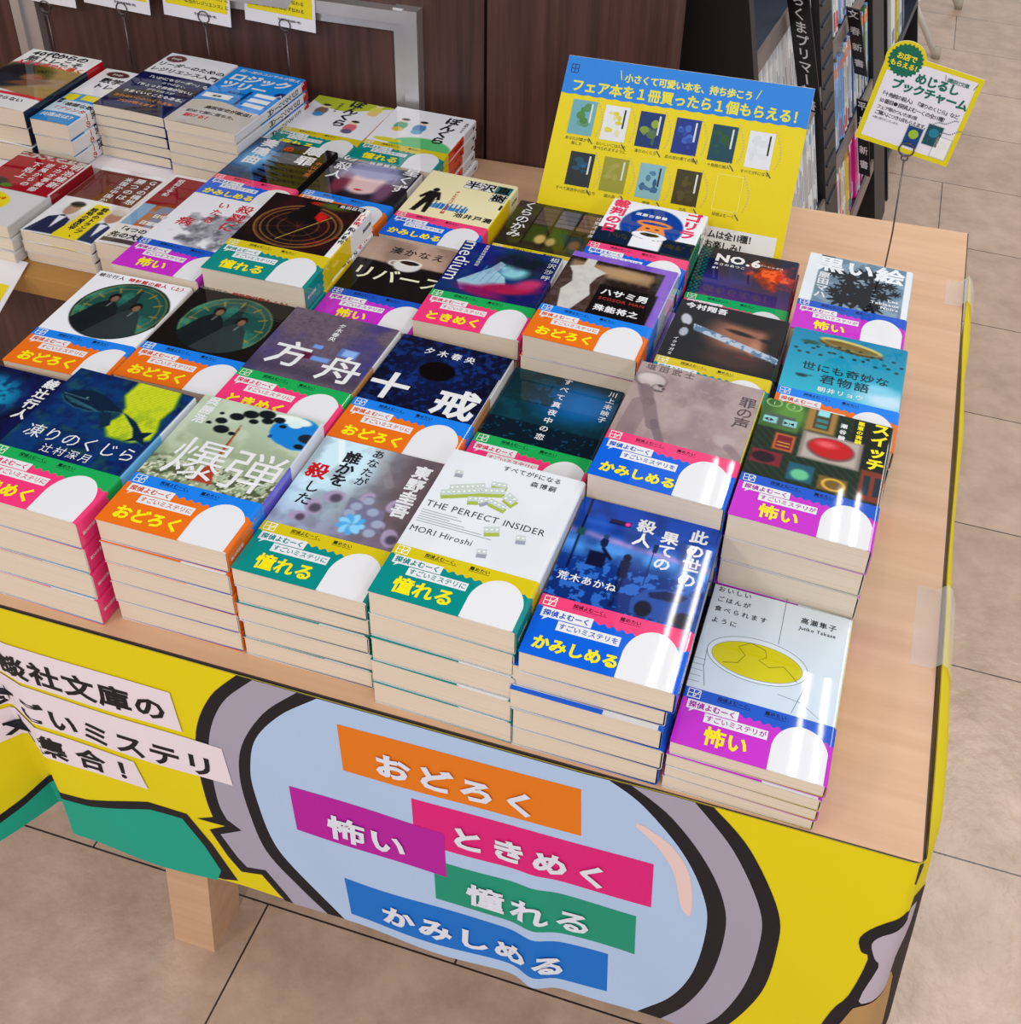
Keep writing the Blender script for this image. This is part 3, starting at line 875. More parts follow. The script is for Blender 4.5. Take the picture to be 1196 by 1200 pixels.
RED = (0.78, 0.10, 0.14)
YL = (0.98, 0.90, 0.10)
DK = (0.14, 0.14, 0.17)
T = {
    'kujira': [('凍りのくじら', 8, 66, 15.5, W1, 0, 0, 16), ('辻村深月', 32, 54.5, 9.5, W1, 0, 0, 11)],
    'jukkaku': [('綾辻行人', 91, 146, 12, W1, 1, 2, 13)],
    'bakudan': [('呉勝浩', 11, 146, 10.5, W1, 1, 2, 11), ('爆', 12, 60, 46, W1, 0, 0), ('弾', 57, 60, 46, W1, 0, 0)],
    'dareka': [('あなたが', 48, 144, 10, DK, 1, 1, 10.6), ('誰かを', 31, 136, 14, DK, 1, 2, 13), ('殺', 12, 116, 17, RED, 1, 2), ('した', 16, 97, 13, DK, 1, 1, 13.5), ('東野圭吾', 88, 138, 14, W1, 1, 3, 14.4)],
    'insider': [('すべてがFになる', 42, 140, 5.8, (0.3, 0.32, 0.36), 0, 1, 6.2), ('森博嗣', 67, 131, 6, (0.3, 0.32, 0.36), 0, 1, 7), ('THE PERFECT INSIDER', 3, 86, 8.6, (0.2, 0.22, 0.27), 0, 0), ('MORI Hiroshi', 2, 60, 7.8, (0.2, 0.22, 0.27), 0, 0)],
    'konoyo': [('此の世の', 91, 144, 13.5, W1, 1, 2, 14.2), ('果ての', 71, 136, 13, W1, 1, 2, 13), ('殺人', 52, 142, 13.5, W1, 1, 2, 14), ('荒木あかね', 4, 68, 8, W1, 0, 1, 8.6)],
    'oishii': [('おいしい', 3, 137.5, 5.5, DK, 0, 1, 6.6), ('ごはんが', 4, 128, 5.5, DK, 0, 1, 6.6), ('食べられます', 4, 118.5, 5.5, DK, 0, 1, 6.8), ('ように', 4, 107.5, 5.5, DK, 0, 1, 6.8), ('高瀬隼子', 67, 128, 6, DK, 0, 1, 6.8), ('Junko Takase', 67, 121.5, 4.4, DK, 0, 1)],
    'tokeiw': [('綾辻行人', 3, 137, 6, DK, 0, 1, 6.6), ('時計館の殺人〈上〉', 33, 137, 6, RED, 0, 2, 6.6)],
    'tokeib': [('綾辻行人', 3, 137, 6, (0.5, 0.48, 0.45), 0, 1, 6.6), ('時計館の殺人〈下〉', 33, 137, 6, (0.62, 0.14, 0.14), 0, 2, 6.6)],
    'hakobune': [('夕木春央', 52, 136, 6.5, W1, 1, 1, 6.6), ('方', 10, 68, 36, W1, 0, 1), ('舟', 60, 62, 38, W1, 0, 1)],
    'jikkai': [('夕木春央', 27, 128, 9.5, W1, 0, 1, 12.6), ('十', 1, 62, 36, W1, 0, 2), ('戒', 62, 58, 38, W1, 0, 2)],
    'koibito': [('すべて真夜中の恋', 50, 146, 8.2, W1, 1, 1, 10.9), ('川上未映子', 92, 143, 7.5, W1, 1, 1, 8.8)],
    'tsumi': [('塩田武士', 5, 138, 8.5, (0.38, 0.33, 0.34), 0, 1, 11), ('罪の声', 95, 132, 14, (0.36, 0.29, 0.31), 1, 1, 13.4)],
    'switch': [('スイッチ', 95, 143, 14, YL, 1, 3, 14.6), ('悪意の実験', 79, 140, 5.4, YL, 1, 2, 5.8), ('潮谷験', 66, 132, 5.6, W1, 1, 2, 7.6), ('1', 6.6, 135, 6, (0.7, 0.85, 0.6), 0, 0), ('2', 22.6, 135, 6, (0.7, 0.85, 0.6), 0, 0), ('◀|▶', 3.5, 114, 4, DK, 0, 1), ('▶|◀', 19.5, 114, 4, DK, 0, 1)],
    'reverse': [('湊かなえ', 26, 124, 13, DK, 0, 1, 14.6), ('リバース', 4, 74, 24, (0.93, 0.92, 0.80), 0, 1, 24)],
    'medium': [('相沢沙呼', 95, 142, 9, W1, 1, 0, 11), ('霊媒探偵城塚翡翠', 25, 142, 4.6, W1, 1, 0, 5)],
    'hasami': [('ハサミ男', 44, 86, 11, W1, 0, 2, 11.4), ('SCISSOR MAN', 45, 77, 6.4, (0.66, 0.20, 0.18), 0, 1), ('殊能将之', 45, 60, 10, W1, 0, 2, 10.6)],
    'no6': [('NO.6', 17, 122, 19, W1, 0, 3), ('あさのあつこ', 17, 114, 5.2, W1, 0, 1, 5.6), ('#1', 17, 106, 5.4, W1, 0, 2), ('ナンバーシックス', 54, 126, 4.2, W1, 0, 1, 4.4)],
    'imamura': [('今村翔吾', 6, 134, 9.4, W1, 0, 2, 10.2), ('イクサガミ', 10, 84, 4.8, W1, 1, 1, 6)],
    'kuroi': [('黒い絵', 8, 113, 29, (0.93, 0.95, 0.97), 0, 2, 30), ('原田マハ', 19, 108, 12, W1, 1, 2, 12), ('Les', 84, 76, 6.6, W1, 0, 2), ('Tableaux', 68, 69, 6.6, W1, 0, 2), ('Noirs', 78, 62, 6.6, W1, 0, 2)],
    'kimyou': [('世にも奇妙な', 15, 86, 12.5, (0.08, 0.2, 0.25), 0, 1, 13), ('君物語', 33, 71, 13.5, (0.08, 0.2, 0.25), 0, 1, 15), ('朝井リョウ', 33, 58, 7.4, W1, 0, 1, 8.2)],
    'sensei': [('島田荘司', 72, 142.6, 6, W1, 0, 1, 6.4), ('占星術', 101.5, 140, 7.4, RED, 1, 2, 8), ('殺人事件', 101.5, 112, 7.4, DK, 1, 2, 8.4)],
    'hanzawa': [('オレたちバブル入行組', 45, 112, 4.8, RED, 1, 2, 5.2), ('1', 96, 90, 14, DK, 0, 3), ('池井戸潤', 58, 60, 10, DK, 0, 2, 10.8)],
    'kurayami': [('くらのかみ', 14, 146, 16, W1, 1, 1, 15.4), ('小野不由美', 94, 140, 7.6, W1, 1, 1, 9.4)],
    'gorilla': [('裁判の日', 11, 146, 17, (0.90, 0.10, 0.36), 1, 3, 17.4), ('ゴリラ', 90, 146, 18, (0.90, 0.10, 0.36), 1, 3, 18), ('須藤古都離', 30, 121, 6, W1, 0, 2, 7)],
    'satsuriku': [('殺戮に', 66, 140, 17, RED, 1, 1, 18), ('いたる', 42, 138, 13, RED, 1, 1, 15), ('病', 22, 100, 17, RED, 1, 1)],
    'sonata': [('贖罪', 74, 144, 22, W1, 1, 2, 24), ('の', 44, 134, 13, (0.85, 0.2, 0.15), 1, 2), ('奏鳴曲', 18, 142, 20, W1, 1, 2, 21), ('中山七里', 91, 112, 8, (0.80, 0.42, 0.25), 1, 1, 9)],
    'satsujin': [('星くず', 92, 140, 19, W1, 1, 1, 20), ('の殺人', 14, 146, 19, W1, 1, 1, 21), ('桃野雑派', 38, 131, 7, W1, 0, 1, 8.6)],
    'bonkura1': [('ぼんくら', 57, 144, 19, DK, 1, 3, 18), ('宮部みゆき', 38, 132, 5, DK, 1, 1, 5.4)],
    'bonkura2': [('ぼんくら', 80, 140, 19, DK, 1, 3, 18), ('宮部みゆき', 98, 132, 5, DK, 1, 1, 5.4)],
    'b40': [('40代からの', 8, 138, 15, DK, 0, 3, 14), ('筋トレこそ', 10, 122, 15, DK, 0, 3, 15), ('人生を成功に導く', 4, 111, 11, RED, 0, 3, 11.4), ('筋肉は裏切らない', 8, 18, 9, DK, 0, 2), ('変わる！', 8, 6, 10, RED, 0, 3)],
    'sugaku': [('数学的', 14, 112, 14, DK, 0, 3, 14), ('トレ', 14, 96, 13, DK, 0, 3, 13), ('図解', 5, 58, 6, DK, 1, 3), ('「複雑な数式', 6, 42, 9, DK, 0, 2), ('「プリンターの', 4, 30, 9, RED, 0, 2), ('共通点は？', 4, 12, 9, W1, 0, 2), ('PHP', 18, 133, 7, W1, 0, 1)],
    'leader': [('PHP', 10, 143, 7, W1, 0, 1), ('リーダーのための', 2, 124, 11.5, DK, 0, 2, 11.4), ('レジリエンス入門', 2, 108, 11.5, DK, 0, 2, 11.4), ('「いかにもリーダー」な', 12, 86, 7.6, W1, 0, 2, 7.6), ('のではなく、', 40, 76, 6, W1, 0, 1), ('「ちょっと自信がない」人', 10, 64, 7.6, W1, 0, 2, 7.4), ('がやるほうが', 34, 54, 6, W1, 0, 1), ('うまくいくこともある。', 10, 42, 8, W1, 0, 2, 7.6), ('折れない心のつくり方を', 8, 28, 7, (0.9, 0.55, 0.2), 0, 1), ('プロが教えます', 20, 16, 7, (0.9, 0.55, 0.2), 0, 1)],
    'logic': [('超一流のコンサルが教える', 8, 148, 7.5, W1, 0, 1, 7.4), ('ロジック', 6, 124, 21, W1, 0, 3, 20), ('ツリー', 6, 102, 21, W1, 0, 3, 20), ('入門', 85, 102, 7, W1, 0, 2), ('全体', 16, 73, 6, DK, 0, 2), ('高松智史', 26, 88, 6.5, (0.05, 0.2, 0.5), 0, 1), ('高松智史が厳選！', 26, 42, 8, DK, 0, 3, 8), ('初めて腑に落ちた、', 10, 28, 7.6, DK, 0, 2, 7.4), ('解ける！', 14, 16, 9, RED, 0, 3)],
    'meiji': [('明治維新', 78, 138, 13, W1, 1, 1, 14), ('カカオ事業部', 64, 134, 10, W1, 1, 1, 11), ('逆風からの', 49, 130, 10, W1, 1, 1, 11), ('下剋上', 34, 128, 12, W1, 1, 1, 13), ('ちょっとビターな', 4, 44, 6, RED, 0, 3), ('日本再生の', 8, 34, 6, RED, 0, 3), ('物語', 16, 24, 6, RED, 0, 3)],
    'c2': [('G2の構想', 72, 140, 11, W1, 1, 1, 11.4), ('勝つのは', 58, 138, 11.5, W1, 1, 1, 12.4), ('米国か中国か', 44, 136, 9.5, W1, 1, 1, 9.8), ('戦争のトランプ、', 58, 68, 8, DK, 1, 3, 8), ('戦略の習近平', 48, 64, 8, DK, 1, 3, 8)],
    'map': [('日中戦争', 28, 62, 8, W1, 0, 3, 8), ('日露戦争', 22, 46, 8, W1, 0, 3, 8), ('「4つの戦', 6, 28, 10, DK, 0, 2, 10), ('先の大戦の', 6, 15, 11, DK, 0, 3, 11), ('昭和と令和', 14, 146, 8, W1, 1, 1, 8)],
}
EXTRA = {'insider': e_insider, 'oishii': e_oishii, 'hanzawa': e_hanzawa}

# paper bands: word, particle, top colour, bottom colour, bubble lettering
BAND = {
    'tokimeku': ('ときめく', 'に', (0.10, 0.66, 0.33), (0.95, 0.22, 0.48), (0.85, 0.15, 0.35)),
    'odoroku': ('おどろく', 'に', (0.10, 0.50, 0.92), (0.92, 0.44, 0.10), (0.82, 0.30, 0.10)),
    'akogareru': ('憧れる', 'に', (0.84, 0.76, 0.10), (0.02, 0.54, 0.52), (0.02, 0.5, 0.5)),
    'kamishimeru': ('かみしめる', 'を', (0.94, 0.26, 0.48), (0.05, 0.38, 0.86), (0.05, 0.30, 0.75)),
    'kowai': ('怖い', 'が', (0.10, 0.34, 0.78), (0.78, 0.18, 0.78), (0.65, 0.1, 0.6)),
}


class Prof:
    """jacket wrapped round a book: s runs over the top, down the spine and back below; v runs along the book"""

    def __init__(s, W, L, T, bow=0.0):
        s.W, s.L, s.T, s.bow = W, L, T, bow
        s.r = min(2.6, (T - 0.8) * 0.3)
        s.a0 = W - s.r
        s.q = s.r * math.pi / 2
        s.h = T - 0.8 - 2 * s.r
        s.sp0 = s.a0 + s.q * 0.5
        s.end = s.a0 * 2 + 2 * s.q + s.h

    def __call__(s, S, V, off=0.0):
        S = np.asarray(S, float)
        V = np.asarray(V, float)
        z1 = s.T - 0.4
        z0 = 0.4
        a = np.clip((S - s.a0) / s.r, 0, math.pi / 2)
        b = np.clip((S - s.a0 - s.q - s.h) / s.r, 0, math.pi / 2)
        side = np.clip(S - s.a0 - s.q, 0, s.h)
        back = np.clip(S - s.a0 - 2 * s.q - s.h, 0, None)
        x = np.where(S <= s.a0, S, s.a0 + s.r * np.sin(a) - s.r * (1 - np.cos(b)) - back)
        z = z1 - s.r * (1 - np.cos(a)) - side - s.r * np.sin(b)
        ang = a + b
        top = np.clip(1 - ang / 0.3, 0, 1)
        if s.bow:
            z = z + top * s.bow * np.sin(np.pi * np.clip(S / s.W, 0, 1)) * (0.35 + 0.65 * np.clip(1 - V / s.L * 1.4, 0, 1))
        return np.stack([x + off * np.sin(ang), V, z + off * np.cos(ang)], -1)


def grid(mb, mp, S, V, off, colf, rim=0.45, rimcol=None):
    ns, nv = len(S), len(V)
    SS, VV = np.meshgrid(S, V, indexing='ij')
    P = mp(SS, VV, off)
    C = colf(SS, VV)
    idx = np.arange(ns * nv).reshape(ns, nv)
    f = np.stack([idx[:-1, :-1], idx[1:, :-1], idx[1:, 1:], idx[:-1, 1:]], -1).reshape(-1, 4)
    mb.add(P.reshape(-1, 3), f.tolist(), C.reshape(-1, 3))
    for j in (0, nv - 1):
        a = mp(S, np.full(ns, V[j]), off)
        b = mp(S, np.full(ns, V[j]), off - rim)
        rc = C[:, j] if rimcol is None else np.tile(rimcol, (ns, 1))
        mb.add(np.concatenate([a, b]), [(i, i + ns, i + ns + 1, i + 1) if j == 0 else (i, i + 1, i + ns + 1, i + ns) for i in range(ns - 1)], np.concatenate([rc, rc]))
    a = mp(np.full(nv, S[0]), V, off)
    b = mp(np.full(nv, S[0]), V, off - rim)
    mb.add(np.concatenate([a, b]), [(i, i + 1, i + nv + 1, i + nv) for i in range(nv - 1)], np.concatenate([C[0], C[0]]))


def s_samples(pf, step):
    top = np.linspace(0, pf.a0, max(2, int(pf.a0 / step) + 1))
    arc = pf.a0 + pf.q * np.linspace(0.2, 1, 5)
    sp = pf.a0 + pf.q + np.linspace(pf.h / 4, pf.h, 4)
    arc2 = pf.a0 + pf.q + pf.h + pf.q * np.linspace(0.25, 1, 4)
    return np.concatenate([top, arc, sp, arc2, [pf.end - 1.0]])


def make_cover(key, pf, step, spine):
    mb = MB()
    step *= 0.78
    S = s_samples(pf, step)
    V = np.linspace(0, pf.L, int(pf.L / step) + 1)

    def colf(SS, VV):
        a = Art(np.where(SS > 0, SS, 0), VV)
        globals()['a_' + key](a)
        on = SS > pf.sp0
        t = (VV > spine[2])[..., None]
        a.c = np.where(on[..., None], np.where(t, np.array(spine[0]), np.array(spine[1])), a.c)
        a.c = np.where((SS > pf.a0 + 2 * pf.q + pf.h)[..., None], np.array((0.93, 0.93, 0.93)), a.c)
        return a.c
    grid(mb, pf, S, V, 0.0, colf, 0.45)
    if key in EXTRA:
        EXTRA[key](mb, pf)
    for t in T[key]:
        text(mb, pf, t[0], t[1], t[2], t[3], t[4], 0.14, bool(t[5]), t[6], t[7] if len(t) > 7 else None)
    if key == 'medium':
        text(mb, pf, 'medium', 2, 144, 22, W1, 0.14, False, 0, None, 1.0, 0, -math.pi / 2)
    if len(spine) > 3:           # spine lettering
        for st, v, size, c in spine[3]:
            text(mb, pf, st, pf.a0 + pf.q + pf.h / 2, v, size, c, 0.14, True, 2)
    return mb


def make_band(kind, pf, H, quiet=False):
    word, part, ct, cb, bl = BAND[kind]
    mb = MB()
    S = s_samples(pf, 2.2)
    arch = lambda s: np.where(np.abs(s - 83.5) < 19, 18 + 24 * np.sqrt(np.clip(1 - ((s - 83.5) / 19) ** 2, 0, 1)), -1) * H / 50

    def colf(SS, VV):
        c = np.tile(np.array(cb, float), SS.shape + (1,))
        c[(SS > 65) & (SS < 102)] = W1
        if quiet:
            c[:] = (0.80, 0.76, 0.72)
        c[SS > pf.a0 + 2 * pf.q + pf.h] = (0.93, 0.93, 0.94)
        return c
    V = np.array([-0.25, 0.05])
    grid(mb, pf, S, V, 0.3, colf, 0.6)
    V = np.array([0.05, H * .5, H])
    grid(mb, pf, S, V, 0.3, lambda SS, VV: np.tile(np.array(cb, float), SS.shape + (1,)), 0.3)
    wave = lambda s: (39.5 - 0.055 * s + 1.1 * np.sin(s * 2 * math.pi / 6.5)) * H / 50
    ss = np.linspace(0, pf.end - pf.a0 - 2, 160)
    a = pf(ss, wave(ss), 0.34)
    b = pf(ss, np.full(len(ss), H + 0.02), 0.34)
    n = len(ss)
    mb.add(np.concatenate([a, b]), [(i, i + 1, i + 1 + n, i + n) for i in range(n - 1)], ct)
    k = H / 50
    # the plain white rounded panel at the right of the band
    sa = np.minimum(83.5 - 18.95 * np.cos(np.linspace(0, math.pi, 40)), pf.a0 - .2)
    a = pf(sa, np.full(40, -0.2), 0.4)
    b = pf(sa, np.maximum(arch(sa), 0.1), 0.4)
    mb.add(np.concatenate([a, b]), [(i, i + 1, i + 41, i + 40) for i in range(39)], W1)
    # publisher's square mark
    lc = (0.96, 0.96, 0.9)
    y0, y1 = 41.6 * k, 48.8 * k
    for q in ([(2.5, y0), (11.5, y0)], [(2.5, y1), (11.5, y1)], [(2.8, y0), (2.8, y1)], [(11.2, y0), (11.2, y1)], [(2.5, (y0 + y1) / 2), (11.5, (y0 + y1) / 2)], [(6.6, y0), (6.6, y1)], [(6.8, y0), (11, y1)]):
        stroke(mb, pf, q, 0.6, lc, 0.42)
    text(mb, pf, '探偵よむーく、', 23, 44.6 * k, 3.7, BK, 0.42, False, 1, 3.6)
    text(mb, pf, '薦めたい', 56, 44.2 * k, 3.7, BK, 0.42, False, 1, 3.7)
    stroke(mb, pf, [(23, 43.6 * k), (47, 43.6 * k)], 0.3, BK, 0.42)
    stroke(mb, pf, [(56, 43.0 * k), (71, 43.0 * k)], 0.3, BK, 0.42)
    poly(mb, pf, [(4, 31.5 * k), (7, 31.5 * k), (6, 28.5 * k), (9.5, 31.5 * k), (39.5, 31.5 * k), (39.5, 39.5 * k), (4, 39.5 * k)], W1, 0.45)
    poly(mb, pf, [(17.5, 23 * k), (61, 23 * k), (61, 30.8 * k), (17.5, 30.8 * k)], W1, 0.43)
    text(mb, pf, '探偵よむーく', 5.2, 33.4 * k, 5.4, bl, 0.5, False, 2, 5.5)
    text(mb, pf, 'すごいミステリ' + part, 18.6, 25 * k, 5.2, bl, 0.5, False, 1, 5.2)
    n = len(word)
    sz = {2: 15, 3: 14.5, 4: 13.2, 5: 11.6}[n]
    text(mb, pf, word, {2: 20, 3: 13, 4: 8, 5: 6}[n], 6.5 * k, sz, YL, 0.5, False, 2 if n < 4 else 3, sz * 1.02)
    # spine print
    text(mb, pf, '講談社文庫', pf.a0 + pf.q + pf.h / 2, 20, min(3.4, pf.h * .5), W1, 0.42, True, 1)
    return mb


def make_pages(pf):
    mb = MB()
    mb.box((0.5, 0.5, 0.9), (pf.W - 1.4, pf.L - 0.5, pf.T - 0.9))
    return mb


LW = (0.92, 0.92, 0.93)
# key: x, y, height, yaw, W, L, copies, band, band height, spine(top, low, v), step, description, short
BOOKS = {
    'kujira': (-712.9, 4.1, 108, -1.1, 105, 148, 4, 'tokimeku', 50, ((.88, .93, .97), (.45, .75, .95), 100), 1.1, 'dark blue paperback with a whale over a yellow shape, pink band', 'blue whale paperback'),
    'jukkaku': (-827, 4.5, 88, 0.4, 105, 148, 4, 'odoroku', 50, (LW, (.1, .1, .3), 90), 1.6, 'night-blue paperback with a glowing turquoise disc at the left frame edge', 'turquoise-disc paperback'),
    'bakudan': (-601.3, 12.7, 105, 0.2, 102.7, 146, 5, 'odoroku', 50, ((.88, .9, .95), (.42, .38, .82), 92), 1.1, 'sage green paperback with a red tower and blue splash, orange band', 'sage green red-tower paperback'),
    'dareka': (-496.5, 11.9, 93, 0.0, 102, 146, 5, 'akogareru', 48, (LW, (.5, .45, .5), 90), 1.1, 'mauve paperback with a blue flower among silvery lamps, teal band', 'mauve blue-flower paperback'),
    'insider': (-389.4, 5.5, 115, -1.26, 105, 149, 5, 'akogareru', 45, (LW, (.9, .92, .94), 90), 1.3, 'white paperback with pale green toy bricks, teal and yellow band', 'white toy-brick paperback'),
    'konoyo': (-281.4, -1.4, 104, -0.35, 106, 150, 5, 'kamishimeru', 51, ((.1, .2, .5), (.08, .2, .55), 90), 1.1, 'blue paperback with a dusk street scene and parked car, pink-edged blue band', 'blue dusk-street paperback'),
    'oishii': (-175.7, 0.6, 52, -1.1, 104.4, 143, 4, 'kowai', 46, ((.9, .8, .2), (.85, .72, .2), 90), 1.3, 'pale grey paperback with a cup of yellow soup, magenta band', 'pale soup-cup paperback'),
    'tokeiw': (-797.3, 161.5, 86, 2.2, 94, 145, 4, 'odoroku', 49, (LW, LW, 90), 1.2, 'white paperback with a round green clock picture, orange band', 'white clock paperback'),
    'tokeib': (-702, 176.2, 86, 0.75, 98.3, 138, 4, 'odoroku', 49, (BK, (.1, .08, .07), 90), 1.2, 'black paperback with a round green clock picture, orange band', 'black clock paperback'),
    'hakobune': (-602.1, 161.5, 94, -0.86, 102, 146, 5, 'tokimeku', 50, (LW, (.75, .55, .35), 90), 1.2, 'dusky purple paperback with two large white brush characters, pink band', 'dusky purple paperback'),
    'jikkai': (-498.5, 161.1, 90, -1.2, 104.5, 147, 5, 'odoroku', 52, (LW, (.75, .55, .35), 90), 1.2, 'navy paperback with a black sun, orange band', 'navy black-sun paperback'),
    'koibito': (-392.1, 162.5, 80, -0.97, 100.4, 146, 4, 'tokimeku', 53, ((.02, .2, .25), (.02, .1, .15), 80), 1.2, 'dark teal paperback with a vertical white title, green and pink band', 'dark teal paperback'),
    'tsumi': (-280.4, 151.1, 126, -2.3, 105, 146, 4, 'kamishimeru', 53, ((.85, .85, .2), (.75, .78, .15), 50), 1.2, 'mauve paperback with a skull in profile, pink and blue band', 'mauve skull paperback'),
    'switch': (-173.2, 147, 123, -2.2, 104.6, 142, 5, 'kowai', 47, ((.55, .6, .5), (.75, .78, .7), 70), 1.1, 'dark green paperback with a big red button, magenta band', 'green red-button paperback'),
    'reverse': (-594.5, 320, 78, 1.2, 98, 147, 4, 'kowai', 49, (LW, (.1, .1, .1), 90), 1.4, 'black and tan paperback with a white coffee cup, magenta band', 'coffee-cup paperback'),
    'medium': (-494.9, 324.1, 95, 1.4, 101.9, 144, 4, 'tokimeku', 52, (LW, (.05, .1, .4), 100), 1.2, 'deep blue paperback with turquoise hands over crimson, pink band', 'deep blue turquoise-hands paperback'),
    'hasami': (-385, 308.9, 117, -1.46, 104.4, 147, 5, 'odoroku', 51, ((.75, .8, .9), (.25, .5, .85), 70), 1.2, 'violet-framed paperback with a white dress form, orange band', 'violet dress-form paperback'),
    'no6': (-274.3, 445.3, 67, 0.9, 104, 147, 5, 'tokimeku', 53, ((.75, .08, .3), (.7, .05, .28), 90), 1.3, 'dark violet paperback with a fiery red cloud, green-edged band', 'fiery-cloud paperback'),
    'imamura': (-273.3, 298, 96, -1.4, 104.3, 145, 4, 'akogareru', 51, (BK, (.1, .3, .3), 90), 1.2, 'black paperback with a blade across a shadowed brow, yellow-edged band', 'black blade paperback'),
    'kuroi': (-164.9, 439, 92, -0.69, 105, 140, 4, 'kowai', 51, (LW, (.6, .75, .85), 90), 1.2, 'white-bordered slate paperback with black flowers, magenta band', 'black-flower paperback'),
    'kimyou': (-163.3, 290, 96, -1.17, 105, 146, 5, 'odoroku', 53, ((.2, .6, .7), (.3, .6, .8), 60), 1.2, 'turquoise paperback with a fairground swing ride, orange band', 'turquoise swing-ride paperback'),
    'sensei': (-700.5, 316, 108, 1.2, 104, 149, 4, 'akogareru', 54, (LW, (.92, .80, .08), 98, [('島田荘司', 146, 5, DK)]), 1.2, 'black and red paperback with golden zodiac rings and yellow spine, teal band', 'golden-rings paperback'),
    'hanzawa': (-598, 476.4, 76, -0.2, 102, 146, 3, 'kamishimeru', 49, ((.93, .93, .8), (.92, .80, .05), 118, [('池井戸潤', 142, 4.4, DK)]), 1.3, 'cream paperback with a walking businessman over a blue skyline, pink band', 'cream businessman paperback'),
    'kurayami': (-487.4, 471, 63, 1.0, 103, 146, 3, 'akogareru', 50, ((.85, .83, .3), (.85, .8, .2), 60), 1.4, 'dark olive paperback with paper screens, partly under the blue one', 'dark olive screens paperback'),
    'gorilla': (-382, 460, 95, -0.63, 104, 146, 4, 'kamishimeru', 52, (LW, (.03, .5, .38), 110), 1.3, 'white and black paperback with a blue dome and pink title', 'blue-dome paperback'),
    'satsuriku': (-795, 313, 92, 0.2, 90, 146, 5, 'kowai', 50, (LW, LW, 90), 1.4, 'white paperback with a grey rock and red scrawled title, magenta band', 'white red-scrawl paperback'),
    'sonata': (-814.4, 482.6, 74, -0.4, 98, 142, 4, 'kamishimeru', 47, (BK, BK, 90), 1.5, 'black paperback with blue piano keys, pink and blue band', 'black piano-keys paperback'),
    'satsujin': (-713, 488.1, 70, -0.2, 103, 132, 3, 'odoroku', 52, (LW, (.2, .2, .25), 90), 1.4, 'dark paperback with a pale face under lavender hair, blue-edged band', 'lavender paperback'),
    'bonkura1': (-813, 629, 64, 0.3, 103, 143, 4, 'akogareru', 48, (LW, (.85, .25, .12), 110), 1.5, 'lime and white paperback with small cartoon townsfolk', 'lime-topped paperback'),
    'bonkura2': (-703.2, 624, 70, 0.8, 104, 145, 5, 'akogareru', 49, ((.9, .9, .92), (.88, .24, .12), 100, [('ぼんくら', 94, 6, DK), ('宮部', 140, 4, DK)]), 1.4, 'white paperback with a green hill, red spines showing on its stack', 'white red-spined paperback'),
}
BIZ = {
    'b40': (-1152.7, 533, 100, 1.5, 96, 153, 3, None, 0, ((.75, .08, .14), (.10, .16, .26), 120), 1.5, 'white business paperback with a dark crouching figure', 'crouching-figure paperback', 30),
    'sugaku': (-1054, 538.6, 91, 0.8, 50, 149, 3, None, 0, (LW, LW, 90), 1.6, 'narrow-showing white and sky blue business paperback with yellow boxes', 'sky blue boxed paperback', 30),
    'leader': (-1002.7, 584, 99, -0.96, 93, 161, 5, None, 0, ((.85, .85, .9), (.10, .25, .6), 100), 1.3, 'white business paperback with a navy half-height wrapper', 'navy-wrapped paperback', 30),
    'logic': (-906.1, 577, 101, -1.6, 92, 160, 5, None, 0, ((.72, .08, .12), (.9, .9, .92), 148, [('ロジックツリー入門', 140, 8, DK)]), 1.3, 'bright blue business paperback with a beige wrapper', 'bright blue paperback', 30),
    'meiji': (-1064, 386, 50, 0.8, 88, 146, 3, None, 0, ((.6, .1, .15), (.8, .8, .8), 70), 1.4, 'crimson business paperback with a yellow oval', 'crimson paperback', 0),
    'c2': (-972.8, 398.9, 40, 0.7, 84, 150, 3, None, 0, (LW, LW, 90), 1.3, 'maroon and white business paperback with two suited men', 'suited-men paperback', 0),
    'map': (-887.7, 404.6, 42, 0.0, 73, 155, 2, None, 0, ((.6, .1, .15), LW, 90), 1.5, 'dark red business paperback with a coloured map', 'coloured-map paperback', 0),
}
ORD = ['', 'second', 'third', 'fourth', 'fifth', 'sixth']


def build_stack(key, spec, group, cat, base=0.0):
    x, y, h, yaw, W, L, n, band, bh, spine, step, desc, short = spec[:13]
    rnd = random.Random(hash_(key))
    t = (h - base) / n
    pf = Prof(W, L, t, 1.6 if band is None else 0.0)
    me = {'cover': make_cover(key, pf, step, spine).mesh('cover', 'gloss'), 'page_block': make_pages(pf).mesh('page_block', 'pages')}
    if band:
        me['paper_band'] = make_band(band, pf, bh).mesh('paper_band', 'gloss')
        quiet = make_band(band, pf, bh, True).mesh('paper_band', 'gloss')
    for k in range(n):
        top = k == n - 1
        jx, jy, jr = (0, 0, 0) if top else (rnd.uniform(-1.6, 1.2), rnd.uniform(-1.4, 2.2), rnd.uniform(-.5, .5))
        if key == 'insider' and not top:
            jy -= 1.2
        if key == 'konoyo' and not top:
            jx -= 4
            jy += 2
        r = empty('paperback_book', x + jx, y + jy, base + k * t, math.radians(yaw + jr))
        lower = n - 1 - k
        lab = desc + ', topmost of its stack' if top and len(desc.split()) < 13 else desc
        if not top:
            lab = ('bottom' if k == 0 else ORD[lower]) + ' copy in the stack topped by the ' + short
        tag(r, ' '.join(lab.split()[:16]), cat, group)
        for nm, mesh in me.items():
            if nm == 'paper_band' and not top and rnd.random() < .5:
                mesh = quiet
            o = bpy.data.objects.new(nm, mesh)
            o.parent = r
            COL.objects.link(o)


def hash_(s):
    return sum(ord(c) * (i + 3) for i, c in enumerate(s))


